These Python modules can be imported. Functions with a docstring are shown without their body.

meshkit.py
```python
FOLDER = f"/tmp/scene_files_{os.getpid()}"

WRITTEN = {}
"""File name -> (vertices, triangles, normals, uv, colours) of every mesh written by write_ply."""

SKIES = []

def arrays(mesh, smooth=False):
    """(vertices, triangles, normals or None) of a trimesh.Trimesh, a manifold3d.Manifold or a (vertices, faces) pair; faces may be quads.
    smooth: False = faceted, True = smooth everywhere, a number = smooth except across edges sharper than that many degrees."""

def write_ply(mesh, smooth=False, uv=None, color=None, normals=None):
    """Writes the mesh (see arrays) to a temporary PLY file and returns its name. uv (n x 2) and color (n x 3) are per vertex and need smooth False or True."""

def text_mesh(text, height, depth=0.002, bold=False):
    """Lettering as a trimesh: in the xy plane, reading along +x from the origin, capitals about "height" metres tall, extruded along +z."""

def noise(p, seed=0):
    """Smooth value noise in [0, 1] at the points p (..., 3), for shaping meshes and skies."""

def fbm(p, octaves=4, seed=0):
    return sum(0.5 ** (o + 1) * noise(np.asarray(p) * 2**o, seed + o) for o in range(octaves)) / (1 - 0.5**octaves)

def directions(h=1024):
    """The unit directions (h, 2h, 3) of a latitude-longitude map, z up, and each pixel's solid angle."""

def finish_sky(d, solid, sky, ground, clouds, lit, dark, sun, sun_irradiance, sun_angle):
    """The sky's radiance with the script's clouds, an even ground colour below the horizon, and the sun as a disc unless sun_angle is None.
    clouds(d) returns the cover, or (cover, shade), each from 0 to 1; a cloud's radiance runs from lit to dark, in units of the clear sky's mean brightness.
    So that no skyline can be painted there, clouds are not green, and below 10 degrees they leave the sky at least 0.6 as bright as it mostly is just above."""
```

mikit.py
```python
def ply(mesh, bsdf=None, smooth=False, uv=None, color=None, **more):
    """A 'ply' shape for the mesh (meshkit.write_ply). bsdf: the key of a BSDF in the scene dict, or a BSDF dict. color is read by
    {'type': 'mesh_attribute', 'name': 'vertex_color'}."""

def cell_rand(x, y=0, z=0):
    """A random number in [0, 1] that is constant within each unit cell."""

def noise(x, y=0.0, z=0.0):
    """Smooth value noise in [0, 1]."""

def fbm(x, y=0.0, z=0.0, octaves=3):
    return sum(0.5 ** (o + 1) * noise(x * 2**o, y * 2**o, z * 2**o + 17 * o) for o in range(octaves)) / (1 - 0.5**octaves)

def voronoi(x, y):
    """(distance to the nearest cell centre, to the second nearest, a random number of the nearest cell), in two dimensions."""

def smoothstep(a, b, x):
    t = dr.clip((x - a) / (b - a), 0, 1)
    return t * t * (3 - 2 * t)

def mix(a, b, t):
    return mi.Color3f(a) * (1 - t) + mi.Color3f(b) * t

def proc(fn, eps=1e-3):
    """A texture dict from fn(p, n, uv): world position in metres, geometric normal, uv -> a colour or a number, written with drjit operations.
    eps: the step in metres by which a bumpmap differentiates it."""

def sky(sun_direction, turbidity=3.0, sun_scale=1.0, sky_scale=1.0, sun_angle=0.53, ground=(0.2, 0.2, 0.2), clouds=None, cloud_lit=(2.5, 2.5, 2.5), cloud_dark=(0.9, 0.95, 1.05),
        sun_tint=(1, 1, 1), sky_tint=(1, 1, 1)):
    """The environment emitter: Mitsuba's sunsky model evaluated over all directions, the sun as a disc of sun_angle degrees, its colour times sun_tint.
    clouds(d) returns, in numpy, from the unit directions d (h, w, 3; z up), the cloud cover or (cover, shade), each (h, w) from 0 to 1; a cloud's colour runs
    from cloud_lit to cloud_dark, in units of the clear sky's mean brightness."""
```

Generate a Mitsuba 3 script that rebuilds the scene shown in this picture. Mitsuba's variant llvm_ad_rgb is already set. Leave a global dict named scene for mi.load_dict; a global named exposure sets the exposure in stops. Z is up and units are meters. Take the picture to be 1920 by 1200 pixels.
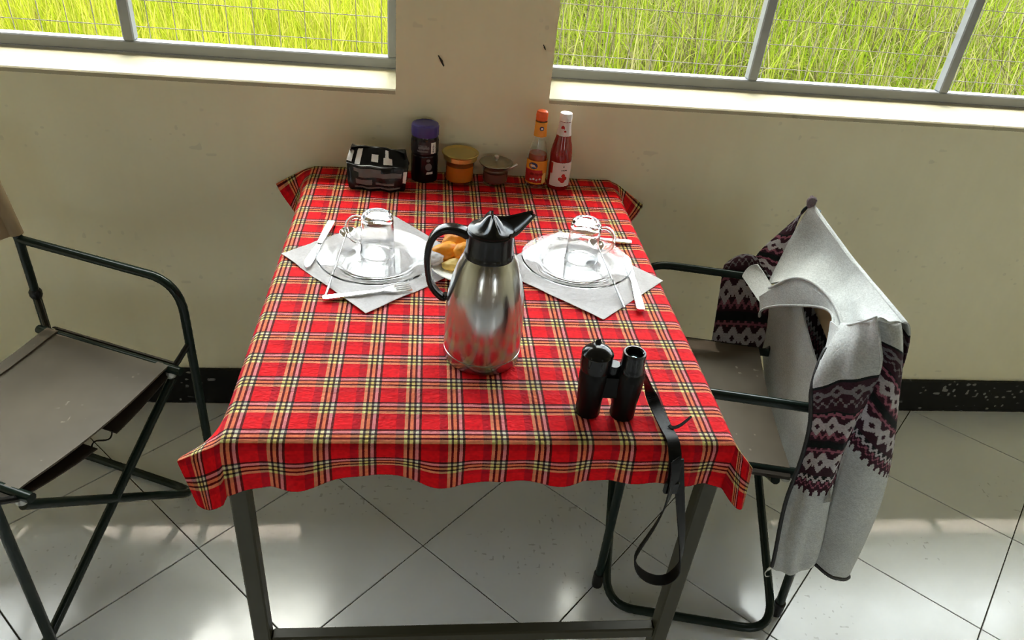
import math
import numpy as np
import trimesh
import drjit as dr
import mitsuba as mi
import manifold3d as m3
from shapely.geometry import Polygon, LineString, box as sbox
from scipy.interpolate import RectBivariateSpline, CubicSpline
import mikit, meshkit
from mikit import proc, noise, fbm, smoothstep, mix, cell_rand

T = mi.ScalarTransform4f
scene, labels = {}, {}

# ------------------------------------------------------------------ camera, sky, sun, exposure
F_PX = 1410.634
R3 = np.array([[0.99252417, 0.02462678, 0.11953783],
               [-0.0851696, -0.56176936, 0.82289813],
               [0.08741803, -0.82692727, -0.55547221]])      # columns: right, down, forward of the camera
EYE = np.array([0.0, -1.878, 1.6])
scene['camera'] = dict(type='perspective', fov=math.degrees(2 * math.atan(960 / F_PX)), fov_axis='x', near_clip=0.02, far_clip=500.0,
                       to_world=T().look_at(origin=EYE.tolist(), target=(EYE + R3[:, 2]).tolist(), up=(-R3[:, 1]).tolist()))
SUN = np.array([-0.02, 1.0, 2.02])


def clouds(d):
    n = meshkit.fbm(d * 2.3 + 5.0, 4, seed=3)
    return np.clip((n - 0.42) * 5, 0, 1) * 0.45, np.clip((n - 0.55) * 2.2, 0, 1) * 0.5


scene['sky'] = mikit.sky(SUN, turbidity=9.0, sun_scale=0.33, sky_scale=8.0, sun_angle=0.6, ground=(0.16, 0.19, 0.06),
                         clouds=clouds, cloud_lit=(2.6, 2.55, 2.45), cloud_dark=(1.3, 1.33, 1.4))
exposure = 1.93


def ray(px, py):
    q = np.array([px - 960.0, py - 600.0, F_PX])
    return R3 @ (q / np.linalg.norm(q))


def pt(px, py, y=None, z=None):
    """The world point that a photograph pixel shows on the upright plane y or on the level plane z."""
    r = ray(px, py)
    t = (y - EYE[1]) / r[1] if y is not None else (z - EYE[2]) / r[2]
    return EYE + r * t


# ------------------------------------------------------------------ helpers
def lin(r, g, b):
    c = np.array([r, g, b]) / 255.0
    return [float(x) for x in np.where(c < 0.04045, c / 12.92, ((c + 0.055) / 1.055) ** 2.4)]


def rgb(c):
    return {'type': 'rgb', 'value': [float(x) for x in c]}


def mat(name, color, rough=0.6, metal=0.0, spec=0.5, two=True, bump=None, bscale=1.0, **kw):
    b = {'type': 'principled', 'base_color': color if isinstance(color, dict) else rgb(color), 'roughness': rough, 'metallic': metal, **kw}
    if metal == 0.0:
        b['specular'] = spec
    if bump is not None:
        b = {'type': 'bumpmap', 'nested_texture': bump, 'scale': bscale, 'nested_bsdf': b}
    if two:
        b = {'type': 'twosided', 'nested': b}
    scene[name] = b


def key_of(name, parent=None):
    base = (parent + '__' if parent else '') + name
    k, i = base, 0
    while k in scene or k in labels:
        i += 1
        k = '%s_%03d' % (base, i)
    return k


def thing(name, label, cat, group=None):
    k = key_of(name)
    labels[k] = {'label': label, 'category': cat}
    if group:
        labels[k]['group'] = group
    return k


def add(name, mesh, bsdf, parent=None, smooth=35, label=None, cat=None, group=None, kind=None, uv=None, color=None, exact=False):
    k = name if exact else key_of(name, parent)
    if exact and parent:
        k = parent + '__' + name
    scene[k] = mikit.ply(mesh, bsdf, smooth, uv=uv, color=color)
    d = {}
    for a, b in (('label', label), ('category', cat), ('group', group), ('kind', kind)):
        if b:
            d[a] = b
    if d:
        labels[k] = {**labels.get(k, {}), **d}
    return k


cat_ = trimesh.util.concatenate


def bx(x0, x1, y0, y1, z0, z1, bev=0.0):
    if bev <= 0:
        m = trimesh.creation.box(extents=(x1 - x0, y1 - y0, z1 - z0))
        m.apply_translation(((x0 + x1) / 2, (y0 + y1) / 2, (z0 + z1) / 2))
        return m
    pts = []
    for x, sx in ((x0, 1), (x1, -1)):
        for y, sy in ((y0, 1), (y1, -1)):
            for z, sz in ((z0, 1), (z1, -1)):
                pts += [(x + sx * bev, y + sy * bev, z), (x + sx * bev, y, z + sz * bev), (x, y + sy * bev, z + sz * bev)]
    return trimesh.convex.convex_hull(np.array(pts))


def fillet(pts, r, n=7):
    """Polyline with its inner corners rounded to radius about r."""
    p = [np.asarray(q, float) for q in pts]
    out = [p[0]]
    for i in range(1, len(p) - 1):
        a, b, c = p[i - 1], p[i], p[i + 1]
        la, lc = np.linalg.norm(a - b), np.linalg.norm(c - b)
        d = min(r, la * 0.48, lc * 0.48)
        s, e = b + (a - b) / la * d, b + (c - b) / lc * d
        for t in np.linspace(0, 1, n):
            out.append((1 - t) ** 2 * s + 2 * t * (1 - t) * b + t * t * e)
    out.append(p[-1])
    return np.array(out)


def tube(points, rad, sides=12, caps=True):
    p = np.asarray(points, float)
    keep = np.r_[True, np.linalg.norm(np.diff(p, axis=0), axis=1) > 1e-6]
    p = p[keep]
    rad = np.broadcast_to(rad, (len(keep),))[keep] if np.ndim(rad) else np.full(len(p), rad)
    t = np.gradient(p, axis=0)
    t /= np.linalg.norm(t, axis=1, keepdims=True)
    a = np.cross(t[0], [0, 0, 1.0] if abs(t[0][2]) < 0.9 else [1.0, 0, 0])
    rings = []
    ang = np.arange(sides) * 2 * np.pi / sides
    for i in range(len(p)):
        a = a - t[i] * (a @ t[i])
        a /= np.linalg.norm(a)
        b = np.cross(t[i], a)
        rings.append(p[i] + rad[i] * (np.cos(ang)[:, None] * a + np.sin(ang)[:, None] * b))
    v = np.vstack(rings)
    n = len(p)
    f = []
    for i in range(n - 1):
        for j in range(sides):
            k = (j + 1) % sides
            f += [(i * sides + j, i * sides + k, (i + 1) * sides + k), (i * sides + j, (i + 1) * sides + k, (i + 1) * sides + j)]
    if caps:
        v = np.vstack([v, p[0], p[-1]])
        c0, c1 = len(v) - 2, len(v) - 1
        for j in range(sides):
            k = (j + 1) % sides
            f += [(c0, k, j), (c1, (n - 1) * sides + j, (n - 1) * sides + k)]
    return trimesh.Trimesh(v, np.array(f), process=False)


def lathe(profile, center=(0, 0, 0), n=40):
    """Revolve (radius, z) points about the z axis."""
    pr = np.array(profile, float)
    ang = np.arange(n) * 2 * np.pi / n
    v, f, idx = [], [], []
    for r, z in pr:
        if r < 1e-6:
            idx.append([len(v)] * n)
            v.append((0, 0, z))
        else:
            idx.append(list(range(len(v), len(v) + n)))
            v += [(r * math.cos(a), r * math.sin(a), z) for a in ang]
    for i in range(len(pr) - 1):
        for j in range(n):
            k = (j + 1) % n
            a, b, c, d = idx[i][j], idx[i][k], idx[i + 1][k], idx[i + 1][j]
            if a != b:
                f.append((a, b, c))
            if c != d:
                f.append((a, c, d))
    return trimesh.Trimesh(np.array(v) + np.array(center), np.array(f), process=False)


def sheet(P, thick=0.0, uv=None):
    """A grid of points (nu, nv, 3) as a sheet with thickness; returns (mesh, uv)."""
    nu, nv = P.shape[:2]
    ids = np.arange(nu * nv).reshape(nu, nv)
    q = np.stack([ids[:-1, :-1], ids[1:, :-1], ids[1:, 1:], ids[:-1, 1:]], -1).reshape(-1, 4)
    f = np.vstack([q[:, [0, 1, 2]], q[:, [0, 2, 3]]])
    v = P.reshape(-1, 3)
    if uv is not None:
        uv = uv.reshape(-1, 2)
    if thick <= 0:
        return trimesh.Trimesh(v, f, process=False), uv
    du, dv = np.gradient(P, axis=0), np.gradient(P, axis=1)
    n = np.cross(du, dv)
    n /= np.linalg.norm(n, axis=-1, keepdims=True) + 1e-12
    n = n.reshape(-1, 3)
    N = len(v)
    rim = np.concatenate([ids[0, :], ids[1:, -1], ids[-1, -2::-1], ids[-2:0:-1, 0]])
    nx = np.roll(rim, -1)
    side = np.vstack([np.stack([rim, nx, nx + N], 1), np.stack([rim, nx + N, rim + N], 1)])
    m = trimesh.Trimesh(np.vstack([v, v - n * thick]), np.vstack([f, f[:, ::-1] + N, side]), process=False)
    return m, (None if uv is None else np.vstack([uv, uv]))


def spline_grid(ctrl, nu, nv):
    """Smooth surface through a grid of control points (a, b, 3)."""
    C = np.array(ctrl, float)
    a, b = C.shape[:2]
    su, sv = np.linspace(0, 1, a), np.linspace(0, 1, b)
    U, V = np.linspace(0, 1, nu), np.linspace(0, 1, nv)
    return np.stack([RectBivariateSpline(su, sv, C[..., k], kx=min(3, a - 1), ky=min(3, b - 1))(U, V) for k in range(3)], -1)


def spl(pts, n):
    p = np.array(pts, float)
    return CubicSpline(np.linspace(0, 1, len(p)), p)(np.linspace(0, 1, n))


def rounded(poly, r):
    return poly.buffer(-r).buffer(r, quad_segs=5)


def extr(poly, h):
    return trimesh.creation.extrude_polygon(poly, h, engine='earcut')


def hullpts(p):
    return trimesh.convex.convex_hull(np.array(p, float))


# ------------------------------------------------------------------ materials of the setting
def wall_col(p, n, uv):
    a = fbm(p.x * 1.7, p.y * 1.7, p.z * 1.7)
    drip = fbm(p.x * 55, p.y * 55, p.z * 2.5)
    speck = smoothstep(0.83, 0.9, noise(p.x * 60, p.y * 60, p.z * 60)) * smoothstep(0.6, 0.8, noise(p.x * 7, p.y * 7, p.z * 7))
    c = mix((0.70, 0.645, 0.45), (0.80, 0.745, 0.545), a * 0.8 + drip * 0.2)
    return c * (1 - 0.12 * speck)


mat('paint_wall', proc(wall_col), 0.55, spec=0.35, bump=proc(lambda p, n, uv: fbm(p.x * 60, p.y * 60, p.z * 14)), bscale=0.0012)
mat('paint_white', (0.33, 0.30, 0.27), 0.6)
mat('paint_brown', (0.22, 0.17, 0.13), 0.6)


def sill_col(p, n, uv):
    c = mix((0.36, 0.32, 0.205), (0.43, 0.39, 0.265), fbm(p.x * 9, p.y * 9, 3.0))
    cr = 1 - smoothstep(0.0, 0.012, dr.abs(fbm(p.x * 5, p.y * 22, 1.0) - 0.5))
    return c * (1 - 0.45 * cr * smoothstep(0.5, 0.7, noise(p.x * 6, p.y * 6, 9.0)))


mat('paint_sill', proc(sill_col), 0.6)


def skirt_col(p, n, uv):
    s = smoothstep(0.74, 0.8, noise(p.x * 75, p.y * 75, p.z * 75)) * smoothstep(0.45, 0.6, noise(p.x * 14, p.y, p.z * 22 + 4))
    return mix((0.006, 0.006, 0.006), (0.16, 0.16, 0.155), s)


mat('paint_skirting', proc(skirt_col), 0.5, spec=0.2)


def tile_col(p, n, uv):
    c = mix((0.62, 0.645, 0.675), (0.70, 0.725, 0.755), fbm(p.x * 3, p.y * 3, 0.0))
    d = smoothstep(0.88, 0.92, noise(p.x * 110, p.y * 110, 5.0)) * smoothstep(0.62, 0.75, noise(p.x * 5, p.y * 5, 2.0))
    return c * (1 - 0.28 * d)


mat('tile_glaze', proc(tile_col), proc(lambda p, n, uv: 0.10 + 0.16 * fbm(p.x * 6, p.y * 6, 7.0)), spec=0.6)
mat('grout', (0.03, 0.028, 0.025), 0.9)
mat('frame_grey', (0.24, 0.25, 0.27), 0.45, spec=0.5)
mat('wire_steel', (0.40, 0.38, 0.33), 0.5, 0.3)
mat('soil', proc(lambda p, n, uv: mix((0.05, 0.045, 0.02), (0.12, 0.13, 0.04), fbm(p.x * 2, p.y * 2, 0.0))), 0.9)
mat('roofing', (0.30, 0.25, 0.2), 0.8)
mat('chip_dark', (0.02, 0.018, 0.015), 0.7)

# ------------------------------------------------------------------ the room
X0, X1, YF, CEIL = -3.2, 3.4, -4.8, 3.2
SILL, LX1, RX0 = 1.012, -0.077, 0.308
floor = add('floor', bx(X0, X1, YF, 0.25, -0.12, -0.003), 'grout', smooth=False, label='floor of pale glossy tiles laid diagonally', kind='structure')
D = 0.5625
room = sbox(X0, YF, X1, -0.012)
h = D / 2 - 0.0022
for i in range(-7, 8):
    for j in range(-9, 3):
        for o in (0, 0.5):
            cx, cy = 0.0185 + (i + o) * D + D / 2, -0.571 + (j + o) * D
            q = Polygon([(cx - h, cy), (cx, cy - h), (cx + h, cy), (cx, cy + h)]).intersection(room)
            if q.is_empty or q.area < 0.002:
                continue
            top = q.buffer(-0.0008, join_style=2)
            if top.is_empty:
                continue
            if q.area > 0.1:
                c = np.array([(cx - h, cy), (cx, cy - h), (cx + h, cy), (cx, cy + h)])
                c2 = (c - (cx, cy)) * (1 - 0.004) + (cx, cy)
                v = np.vstack([np.c_[c, np.full(4, -0.003)], np.c_[c, np.full(4, -0.0008)], np.c_[c2, np.zeros(4)]])
                f = [(8, 9, 10), (8, 10, 11)]
                for a in (0, 4):
                    for k in range(4):
                        l = (k + 1) % 4
                        f += [(a + k, a + l, a + 4 + l), (a + k, a + 4 + l, a + 4 + k)]
                m = trimesh.Trimesh(v, f, process=False)
            else:
                m = extr(q, 0.003)
                m.apply_translation((0, 0, -0.003))
            add('tile', m, 'tile_glaze', floor, smooth=False)

WT = 0.25
wb = cat_([bx(X0, X1, 0, WT, -0.1, SILL - 0.004), bx(LX1, RX0, 0, WT, SILL - 0.004, 2.4), bx(X0, X1, 0, WT, 2.4, CEIL),
           bx(X0, -2.75, 0, WT, SILL - 0.004, 2.4), bx(3.1, X1, 0, WT, SILL - 0.004, 2.4)])
wall = add('wall_back', wb, 'paint_wall', smooth=False, label='beige painted wall below and between the two windows', kind='structure')


def sill_mesh(x0, x1):
    xs = np.linspace(x0, x1, 60)
    wob = 0.0018 * (meshkit.fbm(np.c_[xs * 9, xs * 0, xs * 0], 3) - 0.5)
    yf, yb = np.full(60, -0.0015) + wob, np.full(60, 0.245)
    P = np.stack([np.c_[xs, yf, np.full(60, SILL - 0.012)], np.c_[xs, yf, np.full(60, SILL - 0.003)], np.c_[xs, yf + 0.004, np.full(60, SILL + 0.0)],
                  np.c_[xs, yb, np.full(60, SILL + 0.001)]], 1)
    return sheet(P, 0.003)[0]


add('sill', sill_mesh(-2.74, LX1 - 0.001), 'paint_sill', wall, smooth=20, label='sunlit cream sill under the window on the left')
add('sill', sill_mesh(RX0 + 0.001, 3.09), 'paint_sill', wall, smooth=20, label='sunlit cream sill under the window on the right')
a, b = pt(822, 104, y=-0.001), pt(832, 124, y=-0.001)
add('scuff', tube([a, (a + b) / 2 + [0.001, 0, 0], b], [0.0012, 0.003, 0.0016], 6), 'chip_dark', wall, label='small dark chip in the paint between the windows')
a, b = pt(1019, 84, y=-0.001), pt(1023, 94, y=-0.001)
add('scuff', tube([a, (a + b) / 2, b], [0.001, 0.002, 0.001], 6), 'chip_dark', wall, label='tiny dark nick near the right window')
add('wall_left', bx(X0 - 0.2, X0, YF, WT, -0.1, CEIL),
    'paint_wall', smooth=False, label='side wall left of the window wall', kind='structure')
add('wall_right', bx(X1, X1 + 0.2, YF, WT, -0.1, CEIL),
    'paint_wall', smooth=False, label='side wall right of the window wall', kind='structure')
add('wall_front', cat_([bx(X0 - 0.2, X1 + 0.2, YF - 0.2, YF, -0.1, 0.9), bx(X0 - 0.2, X1 + 0.2, YF - 0.2, YF, 1.75, CEIL), bx(-1.3, 1.4, YF - 0.2, YF, 0.9, 2.3), bx(X0 - 0.2, -1.9, YF - 0.2, YF, 0.9, 2.3), bx(2.0, X1 + 0.2, YF - 0.2, YF, 0.9, 2.3)]),
    'paint_brown', smooth=False, label='wall behind the viewer with wide openings', kind='structure')
add('ceiling', bx(X0 - 0.2, X1 + 0.2, YF - 0.2, WT, CEIL, CEIL + 0.1), 'paint_white', smooth=False, label='plain white ceiling', kind='structure')
EY = 1.1
EZ = (EY + 0.545) * 2.02
add('roof', hullpts([(x, y, z) for x in (X0 - 0.8, X1 + 0.8) for y, z in ((EY, EZ), (EY, EZ + 0.08), (WT, EZ + 0.1), (WT, EZ + 0.2))]), 'roofing', smooth=False,
    label='roof overhang outside the windows', kind='structure')
add('baseboard_back', bx(X0, X1, -0.012, 0.0, 0.0, 0.131, 0.002), 'paint_skirting', smooth=False, label='black speckled skirting along the foot of the wall', kind='structure')


def window(n, x0, x1, mull, y0, label):
    w = 'window_%d' % n
    z0, zt = SILL + 0.004, 2.398
    labels[w] = {'label': label, 'kind': 'structure'}
    d = 0.034
    prof = bx(x0 + 0.004, x1 - 0.004, y0, y0 + d, z0, z0 + 0.028, 0.003)
    add('bottom_rail', prof, 'frame_grey', w, smooth=False)
    add('top_rail', bx(x0 + 0.004, x1 - 0.004, y0, y0 + d, zt - 0.03, zt, 0.003), 'frame_grey', w, smooth=False)
    for s in (x0 + 0.004, x1 - 0.028):
        add('stile', bx(s, s + 0.024, y0 + 0.001, y0 + d - 0.001, z0 + 0.028, zt - 0.03, 0.003), 'frame_grey', w, smooth=False)
    for mx in mull:
        add('mullion', bx(mx - 0.014, mx + 0.014, y0 + 0.001, y0 + d - 0.001, z0 + 0.028, zt - 0.03, 0.003), 'frame_grey', w, smooth=False)
    ws = []
    S = 0.065
    yw = y0 + d + 0.002
    for i in range(int((x1 - x0) / S)):
        x = x1 - 0.045 - i * S if n == 1 else x0 + 0.045 + i * S
        if x0 < x < x1:
            ws.append(tube([(x, yw, z0), (x, yw, zt)], 0.0011, 6))
    for j in range(int((zt - z0) / S)):
        z = z0 + 0.055 + j * S
        if z < zt:
            ws.append(tube([(x0, yw + 0.002, z), (x1, yw + 0.002, z)], 0.0011, 6))
    add('wire_mesh', cat_(ws), 'wire_steel', w, smooth=True, label='welded wire grid across the opening')


window(1, -2.75, LX1, [pt(238, 60, y=0.16)[0], -1.5, -2.2], 0.16, 'grey steel framed open window with wire grid on the left')
window(2, RX0, 3.1, [pt(1412, 150, y=0.17)[0], pt(1772, 170, y=0.17)[0], 2.1, 2.65], 0.17, 'grey steel framed open window with wire grid on the right')

# ------------------------------------------------------------------ outside
add('ground', bx(-30, 30, WT, 60, -0.3, -0.15), 'soil', smooth=False, label='earth under the grass outside the windows', kind='structure')
rng = np.random.default_rng(7)


def grass(n, xr, yr, hr, wr, cols, seed, bend=0.55):
    g = np.random.default_rng(seed)
    x, y = g.uniform(*xr, n), yr[0] + (yr[1] - yr[0]) * g.random(n) ** 1.6
    cl = meshkit.fbm(np.c_[x * 1.1, y * 1.1, x * 0 + seed], 3)
    hh = g.uniform(*hr, n) * (0.55 + 0.9 * cl)
    w = g.uniform(*wr, n)
    az = g.uniform(0, 2 * np.pi, n) * 0.75 + 0.9
    bd = g.uniform(0.1, 1.0, n) ** 1.3 * bend
    seg = 6
    t = np.linspace(0, 1, seg)[None]
    fw = np.stack([np.cos(az), np.sin(az)], 1)
    tw = g.uniform(-0.9, 0.9, n) + az + np.pi / 2
    sd = np.stack([np.cos(tw), np.sin(tw)], 1)
    out = hh[:, None] * bd[:, None] * (t ** 2) * 1.25
    up = hh[:, None] * (t - 0.42 * bd[:, None] * t ** 3 * 1.3)
    P = np.stack([x[:, None] + fw[:, :1] * out, y[:, None] + fw[:, 1:] * out, -0.16 + up], -1)
    ww = (w[:, None] * np.minimum(1, 0.55 + 2.2 * t) * (1 - t ** 2.2) + 0.0006)[..., None] / 2
    S3 = np.concatenate([sd, np.zeros((n, 1))], 1)[:, None]
    L, Rr = P - S3 * ww, P + S3 * ww
    v = np.stack([L, Rr], 2).reshape(n, seg * 2, 3)
    q = []
    for k in range(seg - 1):
        a = 2 * k
        q += [(a, a + 1, a + 3), (a, a + 3, a + 2)]
    f = (np.array(q)[None] + (np.arange(n) * seg * 2)[:, None, None]).reshape(-1, 3)
    cols = np.array(cols, float)
    ci = g.random(n)
    k = np.clip((ci * 0.6 + cl * 0.4 + g.normal(0, 0.08, n)) * len(cols), 0, len(cols) - 1.001)
    i0 = k.astype(int)
    c = cols[i0] * (1 - (k - i0)[:, None]) + cols[np.minimum(i0 + 1, len(cols) - 1)] * (k - i0)[:, None]
    c = c * (0.46 if xr[0] < 0 else 0.37)
    c = np.repeat(c[:, None], seg * 2, 1).reshape(-1, 3)
    return trimesh.Trimesh(v.reshape(-1, 3), f, process=False), c


scene['grass_blade'] = {'type': 'principledthin', 'base_color': {'type': 'mesh_attribute', 'name': 'vertex_color'}, 'roughness': 0.7, 'diff_trans': 1.15, 'eta': 1.2}
m, c = grass(72000, (-11, 0.2), (0.95, 15.0), (0.55, 0.95), (0.007, 0.012), [(0.30, 0.42, 0.02), (0.46, 0.56, 0.03), (0.58, 0.62, 0.04), (0.66, 0.62, 0.12)], 11, 0.4)
add('meadow_grass', m, 'grass_blade', smooth=False, color=c, label='bright yellow green grass outside the window on the left', cat='grass', kind='stuff')
m, c = grass(72000, (0.3, 12.5), (1.35, 15.0), (0.45, 1.0), (0.008, 0.015), [(0.04, 0.09, 0.006), (0.22, 0.36, 0.015), (0.34, 0.50, 0.02), (0.46, 0.54, 0.05), (0.60, 0.55, 0.24), (0.16, 0.14, 0.06)], 23, 1.25)
add('long_grass', m, 'grass_blade', smooth=False, color=c, label='long tangled green and straw grass outside the window on the right', cat='grass', kind='stuff')

# ------------------------------------------------------------------ table and cloth
TZ, TL, TR, TD = 0.80, -0.290, 0.503, 1.031
mat('olive_steel', (0.04, 0.038, 0.022), 0.4, spec=0.25)
mat('table_board', (0.16, 0.12, 0.08), 0.6)
table = thing('table', 'olive steel framed table under the red plaid cloth', 'table')
add('tabletop', bx(TL + 0.004, TR - 0.004, -TD + 0.004, -0.016, TZ - 0.026, TZ - 0.003, 0.004), 'table_board', table, smooth=False)
for lx in (-0.279, 0.489):
    for ly in (-1.008, -0.045):
        add('leg', bx(lx - 0.015, lx + 0.015, ly - 0.015, ly + 0.015, 0.0, TZ - 0.026, 0.003), 'olive_steel', table, smooth=False)
for ly in (-1.008, -0.045):
    add('crossbar', bx(-0.264, 0.474, ly - 0.012, ly + 0.012, 0.262, 0.29, 0.003), 'olive_steel', table, smooth=False)
    add('apron', bx(-0.264, 0.474, ly - 0.01, ly + 0.01, TZ - 0.06, TZ - 0.026, 0.002), 'olive_steel', table, smooth=False)


def yarn(x, first, period, order):
    """Colour of the yarn at x: a group of three pale stripes parted by black lines on red."""
    s = (x - first) / period
    s = (s - dr.floor(s)) * period
    red = mi.Color3f(0.72, 0.004, 0.010)
    c = mi.Color3f(red)
    at = 0.0
    for w, k in order:
        on = (s >= at) & (s < at + w)
        c = dr.select(on, mi.Color3f(*k), c)
        at += w
    return c


BLK, PNK, ORG, CRM, PUR = (0.003, 0.004, 0.004), (0.66, 0.40, 0.42), (0.70, 0.34, 0.15), (0.70, 0.42, 0.22), (0.26, 0.003, 0.015)


def plaid(p, n, uv):
    warp = yarn(uv.x, -0.3035, 0.0672, [(0.011, PUR), (0.0020, (0.4, 0.01, 0.01)), (0.0050, CRM), (0.0036, BLK), (0.0052, ORG), (0.0036, BLK), (0.0050, PNK), (0.0038, BLK)])
    weft = yarn(uv.y, 1.0035 - 0.0635 * 16, 0.0635, [(0.0038, BLK), (0.0054, PNK), (0.0037, BLK), (0.0054, ORG), (0.0037, BLK), (0.0054, CRM), (0.0016, (0.5, 0.01, 0.01)), (0.010, (0.5, 0.005, 0.015))])
    c = 0.5 * (warp + weft)
    lum = dr.minimum(mi.luminance(warp), mi.luminance(weft))
    lo = dr.minimum(warp, weft)
    c = dr.select(lum < 0.02, 0.35 * c + 0.4 * lo, c)
    both = dr.minimum(warp.y, weft.y) > 0.2
    c = dr.select(both, c * mi.Color3f(0.92, 1.45, 1.05), c)
    return c * (0.9 + 0.2 * noise(uv.x * 260, uv.y * 260, 0.0)) * (0.92 + 0.16 * fbm(uv.x * 18, uv.y * 18, 1.0))


scene['plaid_cloth'] = {'type': 'twosided', 'nested': {'type': 'bumpmap', 'nested_texture': proc(lambda p, n, uv: noise(uv.x * 420, uv.y * 420, 0.0) * 0.3 + fbm(uv.x * 24, uv.y * 16, 2.0), eps=5e-4), 'scale': 0.0035,
                        'nested_bsdf': {'type': 'principled', 'base_color': proc(plaid), 'roughness': 0.85, 'specular': 0.15, 'sheen': 0.25}}}


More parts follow.
